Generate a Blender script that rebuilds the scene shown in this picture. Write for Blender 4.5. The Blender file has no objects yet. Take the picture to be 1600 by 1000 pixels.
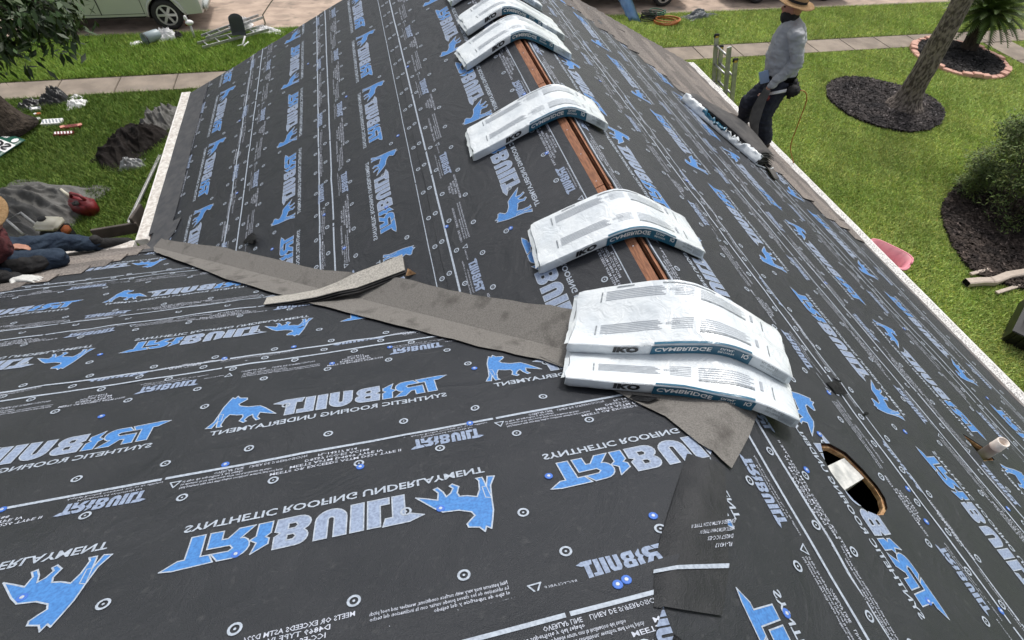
import bpy, bmesh, math, random
import numpy as np
from mathutils import Vector, Matrix, noise
random.seed(7); rng = np.random.default_rng(7)
SC = bpy.context.scene; COL = SC.collection
# ------------------------------------------------------------------ camera, sky, sun, exposure
cd = bpy.data.cameras.new('camera'); cam = bpy.data.objects.new('camera', cd); COL.objects.link(cam)
cd.lens = 18.873; cd.sensor_width = 36; cd.clip_end = 2000; cd.clip_start = 0.02
_r = Vector((0.9710606, -0.23332773, 0.05098507)); _u = Vector((0.14482076, 0.74499903, 0.65115543)); _f = Vector((0.18991644, 0.62492769, -0.75722991))
_m = Matrix((_r, _u, -_f)).transposed().to_4x4(); _m.translation = Vector((-1.2519, -0.9513, 1.8518)); cam.matrix_world = _m
SC.camera = cam
SUN_EL, SUN_AZ = math.radians(62), math.radians(35)          # azimuth measured from +y towards +x
world = bpy.data.worlds.new('World'); SC.world = world; world.use_nodes = True
wn = world.node_tree.nodes; wl = world.node_tree.links
sky = wn.new('ShaderNodeTexSky'); sky.sky_type = 'NISHITA'; sky.sun_disc = False
sky.sun_elevation = SUN_EL; sky.sun_rotation = SUN_AZ; sky.dust_density = 4.0; sky.air_density = 1.0
hs = wn.new('ShaderNodeHueSaturation'); hs.inputs['Saturation'].default_value = 0.30
bg = wn['Background']; bg.inputs['Strength'].default_value = 0.115
wl.new(sky.outputs[0], hs.inputs['Color']); wl.new(hs.outputs[0], bg.inputs['Color'])
sl = bpy.data.lights.new('sun', 'SUN'); sl.energy = 1.5; sl.angle = math.radians(10); sl.color = (1, 0.96, 0.9)
so = bpy.data.objects.new('sun', sl); COL.objects.link(so)
_d = Vector((math.sin(SUN_AZ) * math.cos(SUN_EL), math.cos(SUN_AZ) * math.cos(SUN_EL), math.sin(SUN_EL)))
so.rotation_euler = _d.to_track_quat('Z', 'Y').to_euler(); so.location = (0, 0, 30)
SC.view_settings.view_transform = 'Standard'; SC.view_settings.look = 'None'; SC.view_settings.gamma = 1
SC.view_settings.use_curve_mapping = False; SC.view_settings.exposure = 0.62

# ------------------------------------------------------------------ materials
def srgb(r, g, b):
    f = lambda c: (c / 255) / 12.92 if c / 255 <= 0.04045 else ((c / 255 + 0.055) / 1.055) ** 2.4
    return (f(r), f(g), f(b), 1)
MATS = {}
def mat(name, c1, c2=None, scale=5.0, rough=0.6, bump=0.0, bscale=60.0, stretch=(1, 1, 1), metal=0.0, spec=0.5,
        detail=6, lo=0.35, hi=0.65, c3=None, s3=40.0, l3=0.62, h3=0.72, bstretch=(1, 1, 1), rough2=None, bdist=0.01, tint=False, crease=0.0, cscale=14, cstretch=(1, 1, 1), cdist=0.02):
    if name in MATS: return MATS[name]
    m = bpy.data.materials.new(name); m.use_nodes = True; MATS[name] = m
    n = m.node_tree.nodes; l = m.node_tree.links; p = n['Principled BSDF']
    c1 = tuple(c1) if len(c1) == 4 else tuple(c1) + (1,)
    p.inputs['Base Color'].default_value = c1; p.inputs['Roughness'].default_value = rough
    p.inputs['Metallic'].default_value = metal; p.inputs['Specular IOR Level'].default_value = spec
    tc = n.new('ShaderNodeTexCoord')
    def nz(sc, st, det=detail):
        mp = n.new('ShaderNodeMapping'); mp.inputs['Scale'].default_value = st; l.new(tc.outputs['Object'], mp.inputs['Vector'])
        t = n.new('ShaderNodeTexNoise'); t.inputs['Scale'].default_value = sc; t.inputs['Detail'].default_value = det
        l.new(mp.outputs[0], t.inputs['Vector']); return t
    def ramp(t, a, b):
        r = n.new('ShaderNodeMapRange'); r.inputs[1].default_value = a; r.inputs[2].default_value = b
        l.new(t.outputs['Fac'], r.inputs[0]); return r
    out = None
    if c2 is not None:
        c2 = tuple(c2) if len(c2) == 4 else tuple(c2) + (1,)
        t = nz(scale, stretch); r = ramp(t, lo, hi)
        mx = n.new('ShaderNodeMix'); mx.data_type = 'RGBA'; mx.inputs[6].default_value = c1; mx.inputs[7].default_value = c2
        l.new(r.outputs[0], mx.inputs[0]); out = mx.outputs[2]
        if c3 is not None:
            c3 = tuple(c3) if len(c3) == 4 else tuple(c3) + (1,)
            t3 = nz(s3, stretch); r3 = ramp(t3, l3, h3)
            m3 = n.new('ShaderNodeMix'); m3.data_type = 'RGBA'; m3.inputs[7].default_value = c3
            l.new(r3.outputs[0], m3.inputs[0]); l.new(out, m3.inputs[6]); out = m3.outputs[2]
        if rough2 is not None:
            mr = n.new('ShaderNodeMapRange'); mr.inputs[3].default_value = rough; mr.inputs[4].default_value = rough2
            l.new(r.outputs[0], mr.inputs[0]); l.new(mr.outputs[0], p.inputs['Roughness'])
    if tint:
        at = n.new('ShaderNodeAttribute'); at.attribute_name = 'tint'
        mt = n.new('ShaderNodeMix'); mt.data_type = 'RGBA'; mt.blend_type = 'MULTIPLY'; mt.inputs[0].default_value = 1
        if out is None: mt.inputs[6].default_value = c1
        else: l.new(out, mt.inputs[6])
        l.new(at.outputs['Color'], mt.inputs[7]); out = mt.outputs[2]
    if out is not None: l.new(out, p.inputs['Base Color'])
    if bump:
        tb = nz(bscale, bstretch, 3); bp = n.new('ShaderNodeBump'); bp.inputs['Strength'].default_value = bump; bp.inputs['Distance'].default_value = bdist
        l.new(tb.outputs['Fac'], bp.inputs['Height']); l.new(bp.outputs[0], p.inputs['Normal'])
        if crease:
            t2 = nz(cscale, cstretch, 4); t2.inputs['Distortion'].default_value = 1.2
            ab = n.new('ShaderNodeMath'); ab.operation = 'SUBTRACT'; ab.inputs[1].default_value = 0.5; l.new(t2.outputs['Fac'], ab.inputs[0])
            aa = n.new('ShaderNodeMath'); aa.operation = 'ABSOLUTE'; l.new(ab.outputs[0], aa.inputs[0])
            b2 = n.new('ShaderNodeBump'); b2.inputs['Strength'].default_value = crease; b2.inputs['Distance'].default_value = cdist; b2.invert = True
            l.new(aa.outputs[0], b2.inputs['Height']); l.new(b2.outputs[0], bp.inputs['Normal'])
    return m
# underlayment: black woven synthetic with dust
m_under = mat('underlayment_black', (0.0125, 0.0150, 0.0205), (0.022, 0.0245, 0.030), 5.0, 0.44, 0.9, 330, rough2=0.58, bdist=0.0035, c3=(0.062, 0.064, 0.067), s3=38, l3=0.60, h3=0.95, spec=0.45, lo=0.25, hi=0.75, detail=9, crease=0.55, cscale=3.2, cstretch=(1, 1, 1), cdist=0.03)
m_scrap = mat('underlayment_scrap', (0.0165, 0.018, 0.021), (0.027, 0.028, 0.031), 9.0, 0.5, 0.9, 260, bdist=0.004, spec=0.35, crease=0.6, cscale=9, cdist=0.015)
m_ink = mat('ink_white', (0.37, 0.42, 0.49), (0.24, 0.275, 0.33), 90, 0.55, lo=0.4, hi=0.7)
m_lav = mat('ink_lavender', (0.25, 0.31, 0.43), (0.16, 0.20, 0.29), 110, 0.55, lo=0.4, hi=0.66)
m_blue = mat('ink_blue', (0.055, 0.20, 0.49), (0.036, 0.135, 0.36), 110, 0.55, lo=0.4, hi=0.66)
m_micro = mat('ink_small_print', (0.46, 0.49, 0.57), (0.32, 0.35, 0.41), 60, 0.55)
m_cap = mat('cap_blue', (0.05, 0.14, 0.48), rough=0.35); m_capc = mat('cap_metal', (0.55, 0.6, 0.68), rough=0.35, metal=0.4)
m_felt = mat('felt_brown_grey', (0.140, 0.133, 0.124), (0.210, 0.199, 0.185), 150, 0.92, 1.0, 330, c3=(0.070, 0.065, 0.060), s3=8, l3=0.54, h3=0.80, bdist=0.004, spec=0.15, detail=4, crease=0.3, cscale=4, cdist=0.012)
m_grey = mat('starter_grey', (0.060, 0.063, 0.070), (0.085, 0.086, 0.09), 12, 0.85, 0.6, 250, bdist=0.003, spec=0.25)
m_wood = mat('deck_wood', (0.34, 0.155, 0.085), (0.19, 0.085, 0.05), 14, 0.7, 0.4, 40, stretch=(9, 1, 1), bstretch=(12, 1, 1), spec=0.3)
m_ply = mat('plywood_edge', (0.55, 0.36, 0.19), (0.30, 0.15, 0.07), 40, 0.75, 0.6, 90, spec=0.25)
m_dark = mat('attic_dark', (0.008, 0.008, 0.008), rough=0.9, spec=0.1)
m_white = mat('white_paint', (0.72, 0.71, 0.68), (0.55, 0.53, 0.50), 8, 0.5, 0.15, 50, c3=(0.25, 0.17, 0.12), s3=11, l3=0.70, h3=0.80)
m_guard = mat('gutter_guard', (0.62, 0.61, 0.59), (0.22, 0.215, 0.21), 95, 0.5, 0.5, 80, lo=0.46, hi=0.62, detail=1, metal=0.1)
m_guard_l = mat('gutter_dirty', (0.66, 0.64, 0.60), (0.42, 0.38, 0.34), 30, 0.6, 0.4, 90, c3=(0.16, 0.09, 0.06), s3=6, l3=0.66, h3=0.80)
m_wall = mat('brick_wall', (0.36, 0.25, 0.20), (0.28, 0.18, 0.14), 6, 0.85, 0.5, 60)
m_sh = [mat('shingle_%s' % n, a, b, 70, 0.95, 0.8, 300, bdist=0.003, spec=0.15, detail=3) for n, a, b in
        (('driftwood', (0.25, 0.225, 0.205), (0.125, 0.112, 0.105)), ('weathered', (0.19, 0.17, 0.157), (0.10, 0.092, 0.087)), ('dual_brown', (0.28, 0.25, 0.225), (0.15, 0.13, 0.118)))]
m_shl = mat('shingle_light_grey', (0.42, 0.40, 0.36), (0.26, 0.25, 0.23), 90, 0.95, 0.9, 240, bdist=0.003, spec=0.15, detail=3)
m_tar = mat('asphalt_back', (0.02, 0.02, 0.021), (0.05, 0.048, 0.046), 9, 0.7, 0.3, 60)
m_bag = mat('bag_white', (0.70, 0.735, 0.755), (0.58, 0.625, 0.66), 7, 0.24, 0.35, 18, bdist=0.012, spec=0.5, crease=0.9, cscale=11, cdist=0.010)
m_bagp = mat('bag_print_grey', (0.14, 0.16, 0.18), (0.30, 0.33, 0.35), 60, 0.4)
m_teal = mat('bag_teal', (0.018, 0.115, 0.19), (0.012, 0.085, 0.145), 10, 0.3, 0.2, 25)
m_black = mat('bag_black', (0.015, 0.015, 0.017), rough=0.4)
m_galv = mat('galvanised', (0.42, 0.42, 0.41), (0.60, 0.60, 0.58), 22, 0.5, 0.3, 60, metal=0.35)
m_pvc = mat('pvc', (0.80, 0.76, 0.70), (0.66, 0.55, 0.48), 14, 0.5, 0.1, 40)
m_grassg = mat('lawn_soil', (0.15, 0.215, 0.047), (0.20, 0.26, 0.062), 1.6, 0.95, 0.8, 30, bdist=0.03, c3=(0.06, 0.10, 0.022), s3=14, l3=0.5, h3=0.75, spec=0.1)
m_blade = mat('grass_blade', (0.36, 0.47, 0.125), (0.47, 0.56, 0.175), 0.9, 0.6, tint=True, spec=0.25)
m_conc = mat('concrete', (0.30, 0.252, 0.205), (0.205, 0.172, 0.142), 2.2, 0.9, 0.5, 70, c3=(0.22, 0.19, 0.165), s3=4, l3=0.55, h3=0.8, spec=0.2)
m_road = mat('road_concrete', (0.47, 0.365, 0.29), (0.33, 0.255, 0.205), 1.8, 0.9, 0.6, 50, stretch=(1, 1.6, 1), c3=(0.23, 0.19, 0.155), s3=3.3, l3=0.52, h3=0.72, spec=0.2)
m_joint = mat('joint_dark', (0.06, 0.055, 0.04), rough=0.95, spec=0.1)
m_mulch = mat('mulch_soil', (0.018, 0.016, 0.015), (0.04, 0.035, 0.031), 30, 0.95, 1.0, 40, bdist=0.03, spec=0.1)
m_chip = mat('mulch_chip', (0.045, 0.042, 0.042), (0.12, 0.105, 0.095), 3, 0.9, tint=True, spec=0.15)
m_bark = mat('bark', (0.235, 0.20, 0.175), (0.075, 0.062, 0.055), 22, 0.95, 1.0, 26, stretch=(1, 1, 0.45), bstretch=(1, 1, 0.3), bdist=0.05, spec=0.15, lo=0.42, hi=0.6)
m_barkd = mat('bark_dark', (0.075, 0.06, 0.048), (0.03, 0.024, 0.02), 16, 0.95, 1.0, 22, stretch=(1, 1, 0.35), bstretch=(1, 1, 0.3), bdist=0.05, spec=0.15)
m_leaf = mat('leaf_green', (0.045, 0.092, 0.020), (0.026, 0.056, 0.014), 2.5, 0.5, tint=True, spec=0.4)
m_shrub = mat('shrub_green', (0.135, 0.185, 0.055), (0.075, 0.115, 0.033), 2.0, 0.6, tint=True, spec=0.3)
m_palm = mat('palm_green', (0.10, 0.165, 0.036), (0.055, 0.10, 0.024), 2.0, 0.45, tint=True, spec=0.4)
m_brick = mat('edging_brick', (0.58, 0.35, 0.28), (0.47, 0.27, 0.21), 6, 0.85, 0.4, 60, spec=0.2)
m_alu = mat('aluminium', (0.48, 0.48, 0.48), (0.32, 0.32, 0.32), 12, 0.4, metal=0.6)
m_rub = mat('rubber', (0.02, 0.02, 0.02), rough=0.8); m_yel = mat('yellow_plastic', (0.5, 0.34, 0.05), rough=0.5)
m_sage = mat('car_sage', (0.50, 0.52, 0.49), (0.53, 0.55, 0.52), 1, 0.25, metal=0.25); m_vanw = mat('van_white', (0.72, 0.72, 0.70), rough=0.3); m_carb = mat('car_black', (0.02, 0.02, 0.022), rough=0.2)
m_glass = mat('car_glass', (0.03, 0.035, 0.04), rough=0.08, spec=0.8); m_rim = mat('wheel_alloy', (0.50, 0.50, 0.49), rough=0.35, metal=0.6); m_lamp = mat('lamp_lens', (0.75, 0.76, 0.78), rough=0.1)
m_shirt = mat('shirt_grey', (0.33, 0.34, 0.355), (0.36, 0.37, 0.385), 9, 0.7, 0.3, 22, bdist=0.02, spec=0.35, crease=0.9, cscale=7, cstretch=(1, 1, 0.5), cdist=0.03)
m_jean = mat('trousers_navy', (0.020, 0.023, 0.034), (0.034, 0.037, 0.05), 12, 0.85, 0.5, 22, bdist=0.02, spec=0.2)
m_denim = mat('denim_blue', (0.016, 0.026, 0.045), (0.030, 0.046, 0.070), 9, 0.85, 0.6, 20, bdist=0.03, spec=0.2)
m_maroon = mat('shirt_maroon', (0.10, 0.03, 0.032), (0.045, 0.016, 0.018), 22, 0.85, 0.5, 26, bdist=0.02, spec=0.2)
m_skin = mat('skin', (0.40, 0.20, 0.13), (0.33, 0.15, 0.10), 20, 0.5)
m_straw = mat('straw', (0.56, 0.38, 0.20), (0.42, 0.26, 0.12), 60, 0.8, 0.8, 120, bdist=0.006)
m_blk = mat('cloth_black', (0.014, 0.014, 0.015), (0.026, 0.025, 0.025), 14, 0.8, 0.6, 20, bdist=0.02, spec=0.25)
m_boot = mat('boot', (0.05, 0.035, 0.028), rough=0.7)
m_glove = mat('glove_grey', (0.52, 0.52, 0.50), rough=0.7); m_lblue = mat('cloth_pale_blue', (0.30, 0.40, 0.56), rough=0.8)
m_hose = mat('hose_orange', (0.40, 0.13, 0.03), rough=0.5); m_hoseg = mat('hose_green', (0.02, 0.10, 0.06), rough=0.5)
m_tarpb = mat('tarp_black_brown', (0.008, 0.0065, 0.006), (0.020, 0.0165, 0.015), 4, 0.7, 0.7, 14, bdist=0.03, spec=0.08)
m_tarpg = mat('tarp_grey', (0.15, 0.147, 0.14), (0.10, 0.098, 0.092), 4, 0.7, 0.5, 12, bdist=0.04, spec=0.3)
m_red = mat('red_plastic', (0.20, 0.018, 0.022), (0.13, 0.012, 0.016), 9, 0.4); m_cream = mat('cream_plastic', (0.60, 0.57, 0.46), rough=0.4)
m_wht = mat('white_plastic', (0.75, 0.75, 0.75), rough=0.5); m_pink = mat('pink_plastic', (0.70, 0.27, 0.31), (0.62, 0.22, 0.27), 5, 0.45)
m_green = mat('wrapper_green', (0.015, 0.085, 0.06), rough=0.4); m_bluep = mat('plastic_blue', (0.24, 0.40, 0.70), (0.34, 0.50, 0.76), 6, 0.45)
m_slate = mat('plastic_slate', (0.09, 0.10, 0.11), rough=0.5); m_pipe = mat('downspout_tan', (0.50, 0.42, 0.35), (0.42, 0.35, 0.29), 9, 0.55)
m_binb = mat('bin_black', (0.012, 0.012, 0.013), (0.02, 0.02, 0.021), 6, 0.35); m_orange = mat('rust', (0.35, 0.10, 0.03), rough=0.8)

# ------------------------------------------------------------------ object helpers
ROOT = {}
def thing(name, label, cat, loc=(0, 0, 0), group=None, kind=None):
    o = bpy.data.objects.new(name, None); COL.objects.link(o); o.location = loc; o.empty_display_size = 0.1
    o['label'] = label; o['category'] = cat
    if group: o['group'] = group
    if kind: o['kind'] = kind
    ROOT[o.name] = Vector(loc); return o
def tag(o, label=None, cat=None, group=None, kind=None):
    if label: o['label'] = label
    if cat: o['category'] = cat
    if group: o['group'] = group
    if kind: o['kind'] = kind
    return o
def link(name, me, mats, parent=None, smooth=False):
    for m in (mats if isinstance(mats, (list, tuple)) else [mats]):
        if len(me.materials) < (len(mats) if isinstance(mats, (list, tuple)) else 1): me.materials.append(m)
    if smooth: me.polygons.foreach_set('use_smooth', [True] * len(me.polygons))
    o = bpy.data.objects.new(name, me); COL.objects.link(o)
    if parent is not None:
        o.parent = parent; base = ROOT[parent.name]; ROOT[o.name] = base
        if base.length > 0: me.transform(Matrix.Translation(-base))
    else: ROOT[o.name] = Vector((0, 0, 0))
    return o
def pyd(name, V, F, mats, parent=None, smooth=False, mi=None, tint=None):
    me = bpy.data.meshes.new(name); me.from_pydata([tuple(v) for v in V], [], [tuple(f) for f in F]); me.update()
    o = link(name, me, mats, parent, smooth)
    if mi is not None: me.polygons.foreach_set('material_index', mi)
    if tint is not None: set_tint(me, tint)
    return o
def set_tint(me, tint):   # per-face colour
    a = me.attributes.new('tint', 'FLOAT_COLOR', 'FACE'); t = np.ones((len(me.polygons), 4), np.float32); t[:, :3] = tint; a.data.foreach_set('color', t.ravel())
def fast(name, V, F, mats, parent=None, tint=None):   # V (n,3) array, F (m,k) array
    V = np.asarray(V, np.float32); F = np.asarray(F, np.int32); k = F.shape[1]
    me = bpy.data.meshes.new(name); me.vertices.add(len(V)); me.vertices.foreach_set('co', V.ravel())
    me.loops.add(F.size); me.loops.foreach_set('vertex_index', F.ravel()); me.polygons.add(len(F))
    me.polygons.foreach_set('loop_start', np.arange(0, F.size, k, dtype=np.int32)); me.update(calc_edges=True)
    o = link(name, me, mats, parent)
    if tint is not None: set_tint(me, tint)
    return o
def bmo(name, bm, mats, parent=None, smooth=False):
    me = bpy.data.meshes.new(name); bm.normal_update(); bm.to_mesh(me); bm.free(); return link(name, me, mats, parent, smooth)
def box(bm, c, size, rot=None, bevel=0.0, mi=0):
    M = Matrix.Translation(c) @ (rot.to_4x4() if rot is not None else Matrix.Identity(4)) @ Matrix.Diagonal((*size, 1))
    r = bmesh.ops.create_cube(bm, size=1, matrix=M); vs = r['verts']
    fs = list({f for v in vs for f in v.link_faces})
    for f in fs: f.material_index = mi
    if bevel:
        es = list({e for v in vs for e in v.link_edges})
        bmesh.ops.bevel(bm, geom=es, offset=bevel, segments=2, affect='EDGES', clamp_overlap=True)
def frame(d):
    d = Vector(d).normalized(); a = Vector((0, 0, 1)) if abs(d.z) < 0.9 else Vector((1, 0, 0))
    x = d.cross(a).normalized(); y = d.cross(x).normalized(); return x, y
def tube(bm, pts, rad, seg=10, caps=True, mi=0):
    pts = [Vector(p) for p in pts]; rings = []
    for i, p in enumerate(pts):
        d = pts[min(i + 1, len(pts) - 1)] - pts[max(i - 1, 0)]; x, y = frame(d); r = rad[i] if isinstance(rad, (list, tuple)) else rad
        if i and x.dot(px) < 0: x, y = -x, -y
        px = x
        rings.append([bm.verts.new(p + x * (r * math.cos(2 * math.pi * k / seg)) + y * (r * math.sin(2 * math.pi * k / seg))) for k in range(seg)])
    for a, b in zip(rings, rings[1:]):
        for k in range(seg): bm.faces.new((a[k], a[(k + 1) % seg], b[(k + 1) % seg], b[k])).material_index = mi
    if caps:
        bm.faces.new(rings[0][::-1]).material_index = mi; bm.faces.new(rings[-1]).material_index = mi
def lathe(bm, c, prof, seg=24, axis=(0, 0, 1), mi=0, close=False):
    x, y = frame(axis); ax = Vector(axis).normalized(); c = Vector(c); rings = []
    for r, h in prof: rings.append([bm.verts.new(c + ax * h + (x * math.cos(2 * math.pi * k / seg) + y * math.sin(2 * math.pi * k / seg)) * r) for k in range(seg)])
    for a, b in zip(rings, rings[1:]):
        for k in range(seg): bm.faces.new((a[k], a[(k + 1) % seg], b[(k + 1) % seg], b[k])).material_index = mi
    if close: bm.faces.new(rings[0][::-1]).material_index = mi; bm.faces.new(rings[-1]).material_index = mi
def N3(x, y, z=0.0): return noise.noise(Vector((x, y, z)))

# ------------------------------------------------------------------ roof frames
S = 0.48737; K = math.hypot(1, S); CO = 1 / K; SI = S / K
L = 6.61; W = 3.5; GZ = -4.3
def wob(x, y): return 0.0045 * N3(x * 1.7, y * 1.7, 3.1) + 0.0026 * N3(x * 5.1, y * 5.1, 1.7) + 0.0010 * N3(x * 11, y * 11, 6.0)
SEAMS = {'A': (1.08, 1.94, 2.90), 'B': (0.045, 1.0, 1.91, 2.92), 'C': (-0.70, 0.225, 1.03, 1.94, 2.96)}
def pucker(pl, u, v):      # small puckers along every lap and a few long drag wrinkles, shared by the sheets and their print
    h = 0.0
    for q in SEAMS[pl]:
        d = (v - q) / 0.075
        if -2.5 < d < 2.5: h += 0.0062 * N3(u * 7.5, q * 5.1, 2.0 + d * 0.35) * math.exp(-d * d)
    m = N3(u * 0.55 + 7, v * 0.8, 12.3) + 0.12
    if m > 0:
        w_ = u * 3.4 + v * 2.4; h += 0.0075 * m * max(0.0, 1 - abs(N3(w_ + 0.6 * N3(u * 2, v * 2), v * 1.3 - u * 0.7, 5.5)) * 4.0) ** 2
    return h
def PA(u, v, h=0.0): x, y = -v * CO, u; h += wob(x, y) + pucker('A', u, v); return Vector((x - SI * h, y, -v * SI + CO * h))
def PB(u, v, h=0.0): x, y = v * CO, u; h += wob(x, y) + pucker('B', u, v); return Vector((x + SI * h, y, -v * SI + CO * h))
def PC(u, v, h=0.0): x, y = u, v * CO; h += wob(x, y) + pucker('C', u, v); return Vector((x, y + SI * h, -v * SI + CO * h))
PL = {'A': PA, 'B': PB, 'C': PC}
def zroof(x, y): return min(-S * x, max(S * x, -S * y)) if y < 3.6 else -S * abs(x)
def on(x, y, h=0.0): return Vector((x, y, zroof(x, y) + h))

# ------------------------------------------------------------------ flat shapes: letters and polygons as triangulated 2-D meshes
def curve_mesh(cu):
    o = bpy.data.objects.new('tmp', cu); me = bpy.data.meshes.new_from_object(o)
    V = np.array([v.co[:2] for v in me.vertices]); F = [tuple(p.vertices) for p in me.polygons]
    bpy.data.objects.remove(o); bpy.data.meshes.remove(me); return V, F
def poly2d(loops):
    cu = bpy.data.curves.new('p', 'CURVE'); cu.dimensions = '2D'; cu.fill_mode = 'BOTH'
    for lp in loops:
        s = cu.splines.new('POLY'); s.points.add(len(lp) - 1); s.use_cyclic_u = True
        for i, (a, b) in enumerate(lp): s.points[i].co = (a, b, 0, 1)
    r = curve_mesh(cu); bpy.data.curves.remove(cu); return r
_tc = {}
def text2d(t, h=1.0, bold=0.0, width=None, shear=0.0, res=2):
    key = (t, bold, res)
    if key not in _tc:
        cu = bpy.data.curves.new('t', 'FONT'); cu.body = t; cu.size = 1.0; cu.resolution_u = res; cu.offset = bold; cu.fill_mode = 'BOTH'
        _tc[key] = curve_mesh(cu); bpy.data.curves.remove(cu)
    V, F = _tc[key]; V = V.copy(); V[:, 0] -= V[:, 0].min(); sc = h / 0.73
    V = V * sc
    if width: V[:, 0] *= width / max(V[:, 0].max(), 1e-6)
    V[:, 0] += V[:, 1] * shear; return V, F
def outline(lp, w):   # thin quads along a closed polygon
    V = []; F = []; n = len(lp)
    for i in range(n):
        a = np.array(lp[i]); b = np.array(lp[(i + 1) % n]); d = b - a; L_ = np.hypot(*d)
        if L_ < 1e-6: continue
        d /= L_; q = np.array((-d[1], d[0])) * w / 2; e = d * w / 2; k = len(V)
        V += [a - e + q, a - e - q, b + e - q, b + e + q]; F.append((k, k + 1, k + 2, k + 3))
    return np.array(V), F
def arc(cx, cy, rx, ry, a0, a1, n=7): return [(cx + rx * math.cos(math.radians(a0 + (a1 - a0) * i / n)), cy + ry * math.sin(math.radians(a0 + (a1 - a0) * i / n))) for i in range(n + 1)]
# heavy logo letters, height 1, advance 6.0
LOGO = [
 (0, [[(0.0, 0.97), (0.34, 0.74), (0.50, 0.74), (0.46, 0.0), (0.80, 0.0), (0.86, 0.74), (1.06, 0.74), (1.20, 1.0), (0.30, 1.02)]]),
 (0, [[(0.92, 0.0), (1.24, 0.0), (1.26, 0.30), (1.40, 0.30), (1.62, 0.0), (2.02, 0.0), (1.72, 0.36)] + arc(1.62, 0.66, 0.36, 0.34, -60, 90) + [(1.30, 1.0), (1.10, 0.74), (1.50, 0.74)] + [(1.58, 0.66), (1.50, 0.55), (0.96, 0.55)]]),
 (0, [[(2.10, 0.0), (2.10, 0.42), (1.96, 0.52), (2.14, 0.66), (2.06, 1.0), (2.44, 0.76), (2.44, 0.58), (2.34, 0.50), (2.46, 0.40), (2.46, 0.0)]]),
 (1, [[(2.58, 0.0)] + [(3.10, 0.0)] + arc(3.14, 0.27, 0.30, 0.27, -90, 60) + arc(3.12, 0.73, 0.28, 0.27, -50, 90) + [(2.58, 1.0), (2.56, 0.60), (2.70, 0.5), (2.56, 0.42)],
      [(2.88, 0.22), (2.88, 0.40), (3.06, 0.40), (3.12, 0.31), (3.06, 0.22)], [(2.88, 0.60), (2.88, 0.78), (3.04, 0.78), (3.10, 0.69), (3.04, 0.60)]]),
 (1, [[(3.56, 1.0), (3.56, 0.36)] + arc(3.96, 0.36, 0.40, 0.36, 180, 360, 10) + [(4.36, 1.0), (4.04, 1.0), (4.04, 0.36)] + arc(3.96, 0.36, 0.08, 0.08, 0, -180, 5) + [(3.88, 1.0)]]),
 (1, [[(4.46, 0.0), (4.80, 0.0), (4.80, 1.0), (4.46, 1.0)]]),
 (1, [[(4.90, 0.0), (5.47, 0.0), (5.47, 0.24), (5.23, 0.24), (5.23, 1.0), (4.90, 1.0)]]),
 (1, [[(5.55, 0.0), (5.88, 0.0), (5.88, 0.76), (6.04, 0.76), (6.36, 0.90), (5.98, 1.03), (5.29, 1.03), (5.36, 0.76), (5.55, 0.76)]])]
WOLF = [(0, .14), (.2, .42), (.3, .53), (.49, .56), (.63, .64), (.66, .72), (.60, .78), (.55, .84), (.56, .90), (.68, .94), (.73, 1.03), (.76, .95), (.81, 1.0), (.85, .85), (.89, .68), (.91, .45), (.94, .2), (1.02, .02), (.93, 0), (.885, .20),
        (.87, .05), (.86, .0), (.78, 0), (.81, .06), (.79, .25), (.74, .38), (.62, .32), (.53, .30), (.51, .22), (.545, .10), (.47, .02), (.43, .05), (.47, .11), (.43, .20), (.37, .25), (.34, .14), (.28, .03), (.23, .05), (.28, .14), (.26, .28), (.12, .20)]
HL = 0.122; LW = 0.75 / 6.32
PERIOD = 1.168
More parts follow.
